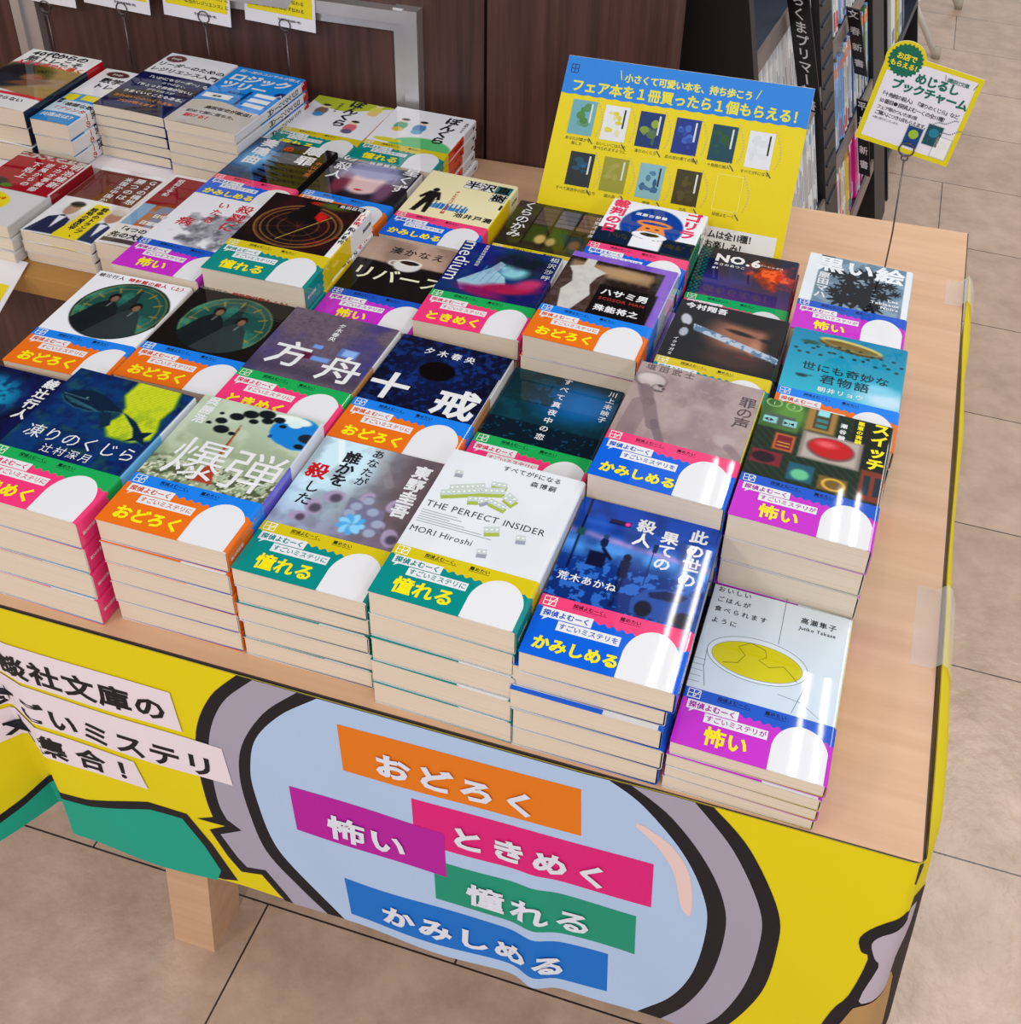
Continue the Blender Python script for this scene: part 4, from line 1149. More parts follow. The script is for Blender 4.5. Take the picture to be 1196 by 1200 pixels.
# ------------------------------------------------------------------ the setting
mb = MB()
mb.add([(-4000, -3500, FLOOR), (3500, -3500, FLOOR), (3500, 9000, FLOOR), (-4000, 9000, FLOOR)], [(0, 1, 2, 3)])
f = bpy.data.objects.new('floor', mb.mesh('floor', 'floor'))
f.location = (0, 0, -FLOOR / 1000)
COL.objects.link(f)
tag(f, kind='structure')


def wy(x):                                   # front face of the panelled wall behind the tables
    return 848 + 0.075 * (x - 13)


def wbox(mb, x0, x1, z0, z1, d0, d1):
    """box on the wall: d0..d1 in front (negative) / behind (positive) of its face"""
    q = []
    for z in (z0, z1):
        q += [(x0, wy(x0) + d0, z), (x1, wy(x1) + d0, z), (x1, wy(x1) + d1, z), (x0, wy(x0) + d1, z)]
    mb.hexa(q)


for x0, x1, nm in ((-2600, -604, 'wall_back'), (-600, -374, 'wall_right')):
    mb = MB()
    wbox(mb, x0, x1, FLOOR, 1300, 2, 60)
    tag(mb.build(nm, 'dark', world=True), kind='structure')
mb = MB()
wbox(mb, -604, -600, FLOOR, 1300, 12, 60)
tag(mb.build('wall_joint', 'black', world=True), kind='structure')
for i, (x0, x1, z0, z1, d) in enumerate(((-713, -699, -20, 192, -10), (-699, -681, -20, 192, -16), (-1224, -1212, -20, 190, -16), (-1212, -1194, -20, 190, -10), (-1194, -713, 162, 174, -10), (-1212, -699, 174, 190, -16))):
    mb = MB()
    wbox(mb, x0, x1, z0, z1, d, 4)
    tag(mb.build('trim_%d' % (i + 1), 'metal', world=True), kind='structure')

# ------------------------------------------------------------------ tables
TX0 = -838
root = empty('display_table', -400, 400, FLOOR)
tag(root, 'pale birch display table carrying the banded paperbacks', 'table')


def part(mb, name, mat, par, smooth=False):
    """part given in table-space millimetres under a parent Empty"""
    o = mb.build(name, mat, par, smooth=smooth)
    o.matrix_parent_inverse = Matrix.Translation(-Vector(par.location)) if par.rotation_euler.z == 0 else Matrix.Identity(4)
    o.location = (0, 0, -FLOOR / 1000)
    return o


def sub(mb, name, mat, parent_part, smooth=False):
    return mb.build(name, mat, parent_part, smooth=smooth)


bx = lambda x: wy(x) - 1
mb = MB()
mb.prism([(TX0, 0 - 5), (0, 0 - 1), (11, bx(11)), (TX0, bx(TX0))], -24, 0)
part(mb, 'table_top', 'wood', root)
mb = MB()
mb.prism([(TX0, -6.2), (0, -2.2), (1.2, -2.2), (12.4, bx(12)), (11, bx(11)), (0, -1), (TX0, -5)], -24.2, -0.6)
part(mb, 'edge_banding', 'edge', root)
for x0, x1, y0, s in ((-642, -593, 72, -1), (-100, -51, 72, 1), (-642, -593, 700, -1), (-100, -51, 700, 1)):
    d = 55 * s
    mb = MB()
    mb.hexa([(x0 + d, y0, FLOOR), (x1 + d, y0, FLOOR), (x1 + d, y0 + 54, FLOOR), (x0 + d, y0 + 54, FLOOR),
             (x0, y0, -24), (x1, y0, -24), (x1, y0 + 62, -24), (x0, y0 + 62, -24)])
    part(mb, 'leg', 'wood', root)
root = empty('display_ledge', -1200, 560, FLOOR)
tag(root, 'golden brown ledge on a dark cabinet holding the business paperbacks', 'ledge')
mb = MB()
mb.prism([(-1700, 362), (TX0 - 2, 375), (TX0 - 2, bx(TX0)), (-1700, bx(-1700))], -21, 0)
part(mb, 'ledge_board', 'ledge', root)
mb = MB()
mb.prism([(-1700, 388), (TX0 - 2, 401), (TX0 - 2, bx(TX0)), (-1700, bx(-1700))], FLOOR, -21)
part(mb, 'cabinet', 'dark', root)
mb = MB()
mb.prism([(-1170, 530), (-1058, 536), (-1004, 556), (-812, 570), (-812, bx(-812) - 2), (-1170, bx(-1170) - 2)], 0, 29.6)
tag(mb.build('book_riser', 'acrylic', world=True), 'low white riser board under the rear row of business paperbacks', 'riser')

# ------------------------------------------------------------------ books
for k, spec in BOOKS.items():
    build_stack(k, spec, 'banded paperbacks on the display table', 'book')
for k, spec in BIZ.items():
    build_stack(k, spec, 'business paperbacks on the back ledge', 'book', spec[13])


# ------------------------------------------------------------------ banner round the table
def cloth(x, z, off=0.0):
    x = np.asarray(x, float)
    z = np.asarray(z, float)
    t = np.clip(-z / 310.0, 0, 1.2)
    base = -7.5 + 4.0 * np.clip((x + 838) / 838, 0, 1)
    right = 28 * np.clip(1 - (x + 727) / 30.0, 0, 1)
    dl = np.clip(-727 - x, 0, None)
    left = 28 - 82 * np.sin(np.minimum(dl, 60) * math.pi / 120) + np.clip(dl - 60, 0, None) * 0.4
    y = base + np.where(x < -727, left, right) * t ** 1.15
    y += 1.6 * t * np.sin(x / 43.0) + 1.0 * np.sin(x / 21.0 + z / 30.0) * t - 10.0 * np.exp(-((x + 266 + z * .03) / 13) ** 2) * np.clip(t - .3, 0, 1)
    y -= 5.0 * np.clip((x + 60) / 60, 0, 1) * np.clip(t * 2, 0, 1)
    # the cloth turns round the corner
    R = 9.0
    d = np.clip(x + R - 3, 0, R * math.pi / 2)
    xx = np.where(x > 3 - R, 3 - R + R * np.sin(d / R), x)
    run = np.clip(x + R - 3 - R * math.pi / 2, 0, None)
    flare = 9.0 * t
    xx = np.where(x > 3 - R, xx + flare * np.clip(d / (R * 1.57), 0, 1), xx)
    y = np.where(x > 3 - R, y + R * (1 - np.cos(d / R)) + run, y)
    y2 = np.clip(run, 0, None)
    loose = 5 * np.sin(np.clip((y2 - 250) / 330, 0, 1) * math.pi) + 3 * np.sin(np.clip(y2 / 150, 0, 1) * math.pi)
    ease = np.clip(y2 / 45, 0, 1) ** 2 * (3 - 2 * np.clip(y2 / 45, 0, 1))
    slack = 8 + 3 * np.sin(y2 / 75.0) - 4 * np.exp(-((y2 - 560) / 60) ** 2)
    xx = xx + np.where(run > 0, ease * (slack * np.clip(-z / 22, 0, 1) ** .7 - 0.035 * z) + loose * .3 * ease + y2 * 0.0135, 0)
    # tacked slightly proud of the top edge along the side
    zz = z + np.where(run > 0, np.clip(1 + z / 40, 0, 1) * (1 + 7 * np.exp(-((y2 - 190) / 70) ** 2) + 9 * np.exp(-((y2 - 700) / 45) ** 2) + 2 * np.sin(y2 / 60)), 0)
    zz = zz + np.clip(1 + z / 30, 0, 1) * np.where(run > 0, 0.5, np.clip(-1.8 + 2.6 * (x + 230) / 60, -1.8, 0.8))
    # outward normal
    nx = np.where(x > 3 - R, np.sin(d / R), 0)
    ny = np.where(x > 3 - R, -np.cos(d / R), -1)
    return np.stack([xx + off * nx, y + off * ny, zz], -1)


def clip_slabs(pts, step=9.0, zstep=16.0):
    """cut a polygon into small convex pieces so that it can follow the folds"""
    tri = tessellate_polygon([[Vector((p[0], p[1], 0)) for p in pts]])
    out = []

    def cut(q, ax, lo, hi):
        for val, sg in ((lo, 1), (hi, -1)):
            r = []
            for i in range(len(q)):
                a, b = q[i], q[(i + 1) % len(q)]
                da, db = sg * (a[ax] - val), sg * (b[ax] - val)
                if da >= 0:
                    r.append(a)
                if da * db < 0:
                    k = da / (da - db)
                    r.append((a[0] + (b[0] - a[0]) * k, a[1] + (b[1] - a[1]) * k))
            q = r
            if len(q) < 3:
                return []
        return q
    for t in tri:
        q = [tuple(pts[i]) for i in t]
        x0, x1 = min(p[0] for p in q), max(p[0] for p in q)
        for i in range(int(math.floor(x0 / step)), int(math.floor(x1 / step)) + 1):
            a = cut(q, 0, i * step, (i + 1) * step)
            if not a:
                continue
            z0, z1 = min(p[1] for p in a), max(p[1] for p in a)
            for j in range(int(math.floor(z0 / zstep)), int(math.floor(z1 / zstep)) + 1):
                b = cut(a, 1, j * zstep, (j + 1) * zstep)
                if len(b) >= 3:
                    ar = 0.5 * sum(b[k][0] * b[(k + 1) % len(b)][1] - b[(k + 1) % len(b)][0] * b[k][1] for k in range(len(b)))
                    out.append(b if ar > 0 else b[::-1])
    return out


def cpoly(mb, pts, col, off, step=4.5):
    for q in clip_slabs(pts, step):
        p = np.array(q)
        mb.add(cloth(p[:, 0], p[:, 1], off), [tuple(range(len(q)))], col)


def smooth_path(p, n=6, closed=False):
    """Catmull-Rom through the points"""
    P = [np.array(q, float) for q in p]
    out = []
    for i in range(len(P) - 1):
        a, b, c, d = P[max(i - 1, 0)], P[i], P[i + 1], P[min(i + 2, len(P) - 1)]
        for k in range(n):
            t = k / n
            out.append(tuple(0.5 * ((2 * b) + (c - a) * t + (2 * a - 5 * b + 4 * c - d) * t * t + (3 * b - a - 3 * c + d) * t ** 3)))
    out.append(tuple(P[-1]))
    return out


YEL = (0.90, 0.82, 0.02)
BLK = (0.11, 0.09, 0.12)
LIL = (0.66, 0.63, 0.70)
mb = MB()
xs = np.concatenate([np.arange(-900, -288, 4.0), np.arange(-288, -230, 1.5), np.arange(-230, -6, 6.0), np.arange(-6, 14, 1.5), np.arange(14, 745, 10.0)])
zs = np.concatenate([np.linspace(0, -40, 6), np.linspace(-56, -308, 17)])
XX, ZZ = np.meshgrid(xs, zs, indexing='ij')
hem = 1 + 0.003 * np.sin(xs / 60.0)[:, None]
Pc = cloth(XX, ZZ * hem, 0)
idx = np.arange(XX.size).reshape(XX.shape)
ff = np.stack([idx[:-1, :-1], idx[:-1, 1:], idx[1:, 1:], idx[1:, :-1]], -1).reshape(-1, 4).tolist()
mb.add(Pc.reshape(-1, 3), ff, YEL)
Pb = cloth(XX, ZZ * hem, -0.6)
mb.add(Pb.reshape(-1, 3), [q[::-1] for q in ff], (0.86, 0.82, 0.45))
# printed hand sleeve and magnifier
cpoly(mb, [(-899, -240), (-790, -292), (-740, -274), (-700, -246), (-667, -239), (-625, -222), (-603, -213), (-566, -212), (-548, -250), (-531, -301), (-545, -306), (-560, -306), (-700, -306), (-899, -306)], BLK, 0.25)
cpoly(mb, [(-899, -262), (-790, -302), (-740, -284), (-700, -256), (-667, -249), (-625, -233), (-603, -224), (-572, -222), (-557, -255), (-546, -292), (-552, -310), (-640, -310), (-720, -310), (-899, -310)], (0.08, 0.64, 0.54), 0.4)
L_out = smooth_path([(-494, 0), (-520, -37), (-538, -82), (-545, -130), (-544, -180), (-541, -205)]) + [(-557, -214), (-531, -214), (-547, -226), (-535, -262), (-525, -282), (-505, -276), (-492, -300), (-486, -309)]
R_out = smooth_path([(-112, -309), (-92, -272), (-76, -215), (-74, -150), (-80, -100), (-109, -36), (-139, 0)])
cpoly(mb, L_out + R_out, BLK, 0.3)
L_in = smooth_path([(-481, 0), (-510, -40), (-527, -85), (-533, -130), (-533, -180), (-528, -203)]) + [(-516, -214), (-537, -228), (-525, -258), (-518, -270), (-500, -266), (-484, -296), (-478, -309)]
R_in = smooth_path([(-124, -309), (-104, -272), (-90, -215), (-87, -150), (-93, -103), (-120, -42), (-152, 0)])
cpoly(mb, L_in + R_in, LIL, 0.5)
K_o = smooth_path([(-446, 0), (-477, -40), (-500, -88), (-508, -134), (-506, -183), (-496, -236), (-470, -278), (-446, -309)])
K_or = smooth_path([(-148, -309), (-131, -272), (-116, -213), (-113, -150), (-119, -108), (-137, -65), (-165, -25), (-196, 0)])
cpoly(mb, K_o + K_or, BLK, 0.65)
K_i = smooth_path([(-430, 0), (-463, -36), (-487, -75), (-496, -115), (-497, -150), (-490, -210), (-474, -248), (-430, -309)])
K_ir = smooth_path([(-168, -309), (-145, -270), (-130, -215), (-127, -150), (-134, -108), (-154, -62), (-186, -20), (-212, 0)])
cpoly(mb, K_i + K_ir, (0.70, 0.79, 0.92), 0.8)
for q, c in (([(-416, -25), (-231, -20), (-228, -77), (-415, -82)], (0.90, 0.48, 0.08)), ([(-360, -91), (-173, -87), (-170, -144), (-359, -148)], (0.87, 0.12, 0.48)),
             ([(-344, -166), (-180, -162), (-177, -219), (-343, -224)], (0.10, 0.58, 0.46)), ([(-425, -238), (-198, -233), (-195, -291), (-423, -296)], (0.05, 0.44, 0.80))):
    cpoly(mb, q, c, 0.95)
cpoly(mb, [(-464, -125), (-334, -125), (-333, -186), (-463, -186)], (0.72, 0.10, 0.62), 1.1)
HL = smooth_path([(-190, -46), (-172, -64), (-158, -90), (-148, -132), (-140, -136), (-146, -88), (-162, -58), (-186, -42), (-190, -46)], 4)
cpoly(mb, HL[:-1], (0.92, 0.80, 0.78), 1.0)
cpoly(mb, [(-810, -43), (-555, -46), (-552, -94), (-810, -90)], (0.93, 0.87, 0.90), 1.0)
cpoly(mb, [(-810, -93), (-519, -101), (-516, -150), (-810, -142)], (0.93, 0.87, 0.90), 1.0)
cpoly(mb, [(-810, -146), (-605, -155), (-598, -191), (-810, -191)], (0.93, 0.87, 0.90), 1.0)
# small patches of the corner picture
cpoly(mb, smooth_path([(2, -58), (-14, -80), (-22, -100), (-18, -116), (-12, -122), (-16, -175), (-24, -205), (-28, -262), (-6, -306), (40, -306), (60, -200), (50, -90)], 3), BLK, 0.3, 2.0)
cpoly(mb, smooth_path([(6, -72), (-8, -88), (-13, -102), (-8, -118), (-4, -128), (-8, -178), (4, -168), (30, -130), (34, -92)], 3), (0.74, 0.69, 0.74), 0.6, 2.0)
cpoly(mb, smooth_path([(-10, -190), (-14, -212), (-20, -260), (0, -300), (34, -300), (30, -190), (12, -160)], 3), (0.72, 0.56, 0.36), 0.6, 2.0)
WT = (0.88, 0.89, 0.94)
text(mb, cloth, '講談社文庫の', -746, -84, 29, BLK, 1.3, False, 2, 31)
text(mb, cloth, 'すごいミステリ', -743, -140, 29, BLK, 1.3, False, 2, 31, 1.0, 0, -.02)
text(mb, cloth, '大集合！', -737, -184, 28, BLK, 1.3, False, 2, 37)
text(mb, cloth, 'おどろく', -388, -69, 29, WT, 2.3, False, 3, 33, 1, 0, .01)
text(mb, cloth, '怖い', -434, -175, 33, WT, 2.3, False, 2, 35)
text(mb, cloth, 'ときめく', -330, -134, 29, WT, 2.3, False, 3, 33)
text(mb, cloth, '憧れる', -316, -210, 32, WT, 2.3, False, 2, 36)
text(mb, cloth, 'かみしめる', -392, -281, 30, WT, 2.3, False, 3, 33)
tag(mb.build('banner', 'cloth', world=True, smooth=True), 'yellow cloth banner with a magnifying glass wrapped round the table front', 'banner')

# clear tape holding the banner
mt, N, K, b = new_mat('clear_tape')
b.inputs['Base Color'].default_value = (0.95, 0.93, 0.92, 1)
b.inputs['Roughness'].default_value = 0.15
b.inputs['Alpha'].default_value = 0.30
tn = N.new('ShaderNodeTexNoise')
tn.inputs['Scale'].default_value = 220
bp = N.new('ShaderNodeBump')
bp.inputs['Strength'].default_value = 0.5
bp.inputs['Distance'].default_value = 0.001
K.new(tn.outputs['Fac'], bp.inputs['Height'])
K.new(bp.outputs['Normal'], b.inputs['Normal'])
M['tape'] = mt
for y0, y1, h, nm in ((160, 243, 9, 'strip of clear tape on the table edge beside the soup-cup stack'), (676, 729, 11, 'strip of clear tape at the far corner of the table edge')):
    mb = MB()
    ex = lambda y: 0.0132 * y
    prof = [(-20, 0.4), (-4, 0.6), (3, h * .9 + 1), (8, h * .5), (13, -8), (16, -24)]
    v = []
    for i in range(9):
        yy = y0 + (y1 - y0) * i / 8
        v += [(ex(yy) + a, yy, z) for a, z in prof]
    n = len(prof)
    mb.add(v, [(i * n + j, i * n + j + 1, (i + 1) * n + j + 1, (i + 1) * n + j) for i in range(8) for j in range(n - 1)], (1, 1, 1))
    tag(mb.build('clear_tape', 'tape', world=True, smooth=True), nm, 'tape', 'clear tape strips')

# ------------------------------------------------------------------ promotion board leaning on the table
A0, A1 = np.array([-483.0, 621, 0]), np.array([-196.0, 621, 0])
B0, B1 = np.array([-465.0, 698, 208]), np.array([-195.0, 621 + 216 * 77 / 208, 216])
NB = np.cross(A1 - A0, B0 - A0)
NB = NB / np.linalg.norm(NB)
BWD, BHT = 276.0, 225.0


def bmap(u, v, off=0.0):
    u = np.asarray(u, float)[..., None] / BWD
    v = np.asarray(v, float)[..., None] / BHT
    p = A0 * (1 - u) * (1 - v) + A1 * u * (1 - v) + B0 * (1 - u) * v + B1 * u * v
    return p + NB * off


root = empty('promotion_board', -340, 640, 0)
tag(root, 'yellow and blue promotion board of little book charms leaning behind the stacks', 'sign')
mb = MB()
q = [bmap(*c, o) for o in (0, -4) for c in ((0, 0), (BWD, 0), (BWD, BHT), (0, BHT))]
mb.add([q[0], q[1], q[2], q[3]], [(0, 1, 2, 3)], (0.95, 0.86, 0.02))
mb.add(q, [(4, 7, 6, 5), (0, 4, 5, 1), (1, 5, 6, 2), (2, 6, 7, 3), (3, 7, 4, 0)], (0.9, 0.9, 0.9))
u = np.linspace(0, BWD, 150)
lo = 184 - 1.2 * np.abs(np.sin(u / 5.0))
mb.add(np.concatenate([bmap(u, lo, .15), bmap(u, np.full(150, BHT - .1), .15)]), [(i, i + 1, i + 151, i + 150) for i in range(149)], (0.12, 0.53, 0.90))
for s_ in ([(6, 207), (14, 207)], [(6, 216), (14, 216)], [(6, 207), (6, 216)], [(14, 207), (14, 216)], [(10, 207), (10, 216)], [(6, 211.5), (14, 211.5)]):
    stroke(mb, bmap, s_, .8, (0.05, 0.15, 0.4), .3)
text(mb, bmap, '小さくて可愛い本を、持ち歩こう', 68, 205, 10, (0.97, 0.93, 0.3), .3, False, 2, 9.6)
text(mb, bmap, 'フェア本を１冊買ったら１個もらえる！', 10, 188, 14.6, (0.97, 0.92, 0.15), .3, False, 2, 14.6)
stroke(mb, bmap, [(62, 216), (65, 206)], .9, (0.97, 0.93, 0.3), .3)
stroke(mb, bmap, [(216, 206), (220, 216)], .9, (0.97, 0.93, 0.3), .3)
CH = [(30, 142, (0.45, 0.70, 0.75), (0.30, 0.55, 0.25), 'あなたが誰かを', '殺した'), (68, 141, (0.93, 0.94, 0.95), (0.90, 0.84, 0.15), 'おいしいごはんが', '食べられますように'), (108, 140, (0.05, 0.2, 0.45), (0.65, 0.75, 0.15), '凍りのくじら', ''),
      (149, 139, (0.08, 0.2, 0.55), (0.25, 0.45, 0.8), '此の世の果ての殺人', ''), (190, 138, (0.05, 0.28, 0.35), (0.15, 0.35, 0.15), '十角館の殺人', ''), (231, 137, (0.93, 0.94, 0.96), (0.85, 0.88, 0.9), 'すべてがFになる', ''),
      (40, 84, (0.15, 0.18, 0.2), (0.1, 0.45, 0.65), 'すべて真夜中の恋人たち', ''), (79, 84, (0.62, 0.62, 0.2), (0.7, 0.66, 0.35), '罪の声', ''), (120, 84, (0.55, 0.75, 0.8), (0.15, 0.35, 0.55), '爆弾', ''), (161, 84, (0.25, 0.22, 0.08), (0.35, 0.3, 0.12), '方舟', ''), (206, 86, (0.95, 0.86, 0.02), (0.95, 0.86, 0.02), '探偵よむーく', '')]
for i, (cx, cy, c1, c2, t1, t2) in enumerate(CH):
    if i < 10:
        rect(mb, bmap, cx - 14, cy - 3, cx + 14, cy + 36, c1, .3)
        rr = random.Random(i)
        for k in range(9):
            t_ = rr.random()
            poly(mb, bmap, ell(cx + rr.uniform(-8, 6), cy + rr.uniform(3, 29), rr.uniform(1.5, 5.5), rr.uniform(1.5, 5), 14), np.array(c1) * t_ * .7 + np.array(c2) * (1 - t_ * .7), .36 + k * .01)
        rect(mb, bmap, cx + 8, cy + 12, cx + 10, cy + 33, W1 if sum(c1) < 2 else DK, .45)
    else:
        for s_ in ([(cx - 14, cy - 3), (cx + 14, cy - 3)], [(cx - 14, cy + 36), (cx + 14, cy + 36)], [(cx - 14, cy - 3), (cx - 14, cy + 36)], [(cx + 14, cy - 3), (cx + 14, cy + 36)]):
            stroke(mb, bmap, s_, .7, (0.98, 0.95, 0.5), .3)
    for k in range(16):                      # the printed ball chain
        tt = k / 15
        px_, py_ = cx + 14 + 9 * math.sin(tt * math.pi * .9), cy + 38 - 44 * tt
        poly(mb, bmap, ell(px_ - (7 if tt > .9 else 0), py_, .8, .9, 6), (0.80, 0.74, 0.62), .35)
    stroke(mb, bmap, [(cx + 12, cy - 5), (cx + 17, cy - 11)], 1.2, (0.3, 0.26, 0.3), .35)
    n = len(t1)
    text(mb, bmap, t1, cx - n * 2.1, cy - 9.5, 4.3, DK, .5, False, 0, 4.2)
    if t2:
        text(mb, bmap, t2, cx - len(t2) * 2.1, cy - 14.5, 4.3, DK, .5, False, 0, 4.2)
rect(mb, bmap, 120, 38, 268, 64, (0.93, 0.94, 0.95), .3)
text(mb, bmap, 'ブックチャームは全11種！', 138, 52.5, 9.4, DK, .45, False, 2, 9.2)
text(mb, bmap, 'お楽しみ！', 192, 41, 9.4, DK, .45, False, 2, 9.2)
part(mb, 'printed_panel', 'card', root)
mb = MB()
mb.hexa([tuple(bmap(110, 4, -4.2)), tuple(bmap(166, 4, -4.2)), tuple(bmap(166, 4, -4.2) + np.array([0, 62, 0])), tuple(bmap(110, 4, -4.2) + np.array([0, 62, 0])),
         tuple(bmap(118, 150, -4.2)), tuple(bmap(158, 150, -4.2)), tuple(bmap(158, 150, -4.2) + np.array([0, 3, 0])), tuple(bmap(118, 150, -4.2) + np.array([0, 3, 0]))], (0.85, 0.85, 0.85))
part(mb, 'easel_back', 'card', root)


# ------------------------------------------------------------------ clip stands and cards
def clip_stand(base, ring, label, r=8.0, group='wire card clips'):
    root = empty('clip_stand', *base)
    tag(root, label, 'card holder', group)
    mb = MB()
    bx_, by_, bz_ = base
    rx, ry, rz = ring
    mid = ((bx_ + rx) / 2 + 2, (by_ + ry) / 2, (bz_ + rz) / 2)
    mb.tube([(bx_, by_, bz_ + 2), mid, (rx, ry, rz - r - 4)], 0.9)
    part(mb, 'wire', 'steel', root, True)
    for rr, dz, dy in ((r, 0, -1.2), (r, 0, 1.2), (r * .42, -r - r * .3, 0)):
        mb = MB()
        mb.tube([(rx + rr * math.cos(a), ry + dy, rz + dz + rr * math.sin(a)) for a in np.linspace(0, 2 * math.pi, 25)[:-1]], 0.8, closed=True, seg=6)
        part(mb, 'clip_ring', 'steel', root, True)
    mb = MB()
    mb.prism(ell(bx_, by_, 14, 14, 24), bz_, bz_ + 3)
    part(mb, 'foot', 'steel', root)


def plane_map(o, ux, uy, skew=False):
    o, ux, uy = (np.array(k, float) for k in (o, ux, uy))
    ux /= np.linalg.norm(ux)
    if not skew:
        uy = uy - ux * (uy @ ux)
    uy /= np.linalg.norm(uy)
    nn = np.cross(ux, uy)
    nn /= np.linalg.norm(nn)

    def f(u, v, off=0.0):
        return o + np.asarray(u, float)[..., None] * ux + np.asarray(v, float)[..., None] * uy + nn * off
    return f


def card_body(mb, mp, outline, col, back=(0.9, 0.9, 0.9), th=0.8):
    p = np.array(outline)
    tri = [t[::-1] for t in tessellate_polygon([[Vector((a, b_, 0)) for a, b_ in outline]])]
    mb.add(mp(p[:, 0], p[:, 1], 0), tri, col)
    mb.add(mp(p[:, 0], p[:, 1], -th), [t[::-1] for t in tri], back)
    n = len(p)
    mb.add(np.concatenate([mp(p[:, 0], p[:, 1], 0), mp(p[:, 0], p[:, 1], -th)]), [(i, i + n, (i + 1) % n + n, (i + 1) % n) for i in range(n)], back)


clip_stand((-84, 640, 0), (-91, 640, 195), 'wire clip holding the green-lettered charm card behind the black-flower stack', 7.5)
mp = plane_map((-144, 640, 199), (95, 0, -15.5), (18, 4, 96))
mb = MB()
cw, chh = 96.5, 97.0
G = (0.02, 0.42, 0.33)
card_body(mb, mp, [(0, 0), (cw, 0), (cw, chh), (38, chh)] + ell(19, chh - 6, 20, 20, 16, 0, .32, math.pi + .32) + [(0, chh - 14)], (0.90, 0.83, 0.04))
poly(mb, mp, [(5, 5), (cw - 5, 5), (cw - 5, chh - 5), (38, chh - 5), (22, chh - 20), (5, chh - 20)], (0.93, 0.91, 0.94), .2)
st = []
for k in range(48):
    rr = 17.5 if k % 2 else 15.5
    st.append((19 + rr * math.cos(k * math.pi / 24), chh - 6 + rr * math.sin(k * math.pi / 24)))
poly(mb, mp, st, G, .35)
for s_, x_, y_, sz, c_, b_ in (('お店で', 9, chh - 5, 7, YL, 2), ('もらえる！', 5, chh - 13, 6.4, YL, 2), ('講談社文庫', 63, 84, 5, G, 1), ('めじるし', 34, 74, 11.5, G, 3), ('ブックチャーム', 14, 62, 11.5, G, 3),
                              ('『十角館の殺人』『凍りのくじら』など', 7, 51.5, 5.2, DK, 1), ('10番目●探偵よむーくの全11種！', 9, 44, 5.4, DK, 1), ('フェア帯のついた本1冊', 9, 37, 4.6, DK, 1), ('ご購入につき1点もらえます。', 9, 31, 4.8, DK, 1), ('※数に限りがございます。', 9, 26, 2.8, DK, 0)):
    text(mb, mp, s_, x_, y_, sz, c_, .5, False, b_, sz * (.86 if sz < 6.2 else .96))
stroke(mb, mp, [(60, 90), (62, 84)], .6, G, .5)
stroke(mb, mp, [(90, 84), (92, 90)], .6, G, .5)
for x_, y_, t_, c1, c2 in ((46, 8, -.1, (0.05, 0.25, 0.5), (0.6, 0.75, 0.2)), (64, 16, -.1, (0.05, 0.3, 0.35), (0.1, 0.5, 0.6)), (76, 6, -.1, (0.95, 0.94, 0.93), (0.93, 0.92, 0.9))):
    rect(mb, mp, x_ - .8, y_ - .8, x_ + 15.8, y_ + 22.8, (0.75, 0.75, 0.76), .4)
    rect(mb, mp, x_, y_, x_ + 15, y_ + 22, c1, .5)
    poly(mb, mp, ell(x_ + 7.5, y_ + 14, 5, 5, 14), c2, .6)
for x_, y_ in ((74, 39), (82, 30)):
    for k in range(14):
        poly(mb, mp, ell(x_ + k * 1.6 - 6, y_ + k * .75 + 1.2 * math.sin(k * .7), .8, .8, 6), (0.55, 0.55, 0.56), .6)
tag(mb.build('charm_card', 'card', world=True), 'yellow-bordered white card with green lettering held up on a wire clip', 'sign')

CARDS = ((-1217, -1128, 137, (-1174, 132), 'far left'), (-1121, -1027, 143.5, (-1067, 144), 'second from left'), (-1013, -920, 142.5, (-957, 148), 'third from left'), (-904, -809, 151, (-850, 153), 'rightmost'))
names = ('white and yellow card above the crouching-figure paperback', 'white and yellow card above the sky blue boxed paperback', 'white and yellow card above the navy-wrapped paperback', 'white and yellow card above the bright blue paperback')
hold = ('crouching-figure', 'sky blue boxed', 'navy-wrapped', 'bright blue')
for i, (x0, x1, zb, (rx, rz), w_) in enumerate(CARDS):
    yb = wy(rx) - 16
    clip_stand((rx - 4, yb, 0), (rx, yb, rz), 'wire clip holding the card over the %s paperback' % hold[i], 7.5)
    mp = plane_map((x0, yb - .6, zb), (x1 - x0, 0, -2 if i else 0), (0, 5, 100))
    W_ = x1 - x0
    mb = MB()
    card_body(mb, mp, [(0, 0), (W_, 0), (W_, 130), (0, 130)], (0.92, 0.90, 0.92))
    rect(mb, mp, 4, 16, W_ - 4, 126, (0.93, 0.84, 0.05), .25)
    for k in range(6):
        ln = ('仕事も人生も変わる筋肉の力', 'リーダーの心得をやさしく解説', '本書で「本当のレジリエンス」に', '論理の枝を描けば必ず伝わる')[i]
        text(mb, mp, ln, 8, 22 + k * 9.2, 5.6, DK, .4, False, 1, 5.6)
    text(mb, mp, '定価(本体価格+税)', W_ - 50, 8, 3.6, DK, .4, False, 1, 3.7)
    tag(mb.build('price_card', 'card', world=True), names[i], 'sign', 'cards over the business paperbacks')

# little card lying out over the ledge edge at the left
mp = plane_map((-1052, 305, 2.2), (1, 0, 0), (-.36, 1, .02), True)
mb = MB()
card_body(mb, mp, [(0, 0), (117, 0), (117, 93), (0, 93)], (0.92, 0.90, 0.92))
rect(mb, mp, 4, 6, 111, 48, (0.93, 0.84, 0.05), .25)
tag(mb.build('shelf_card', 'card', world=True), 'white and yellow card jutting from the ledge at the left edge', 'sign')

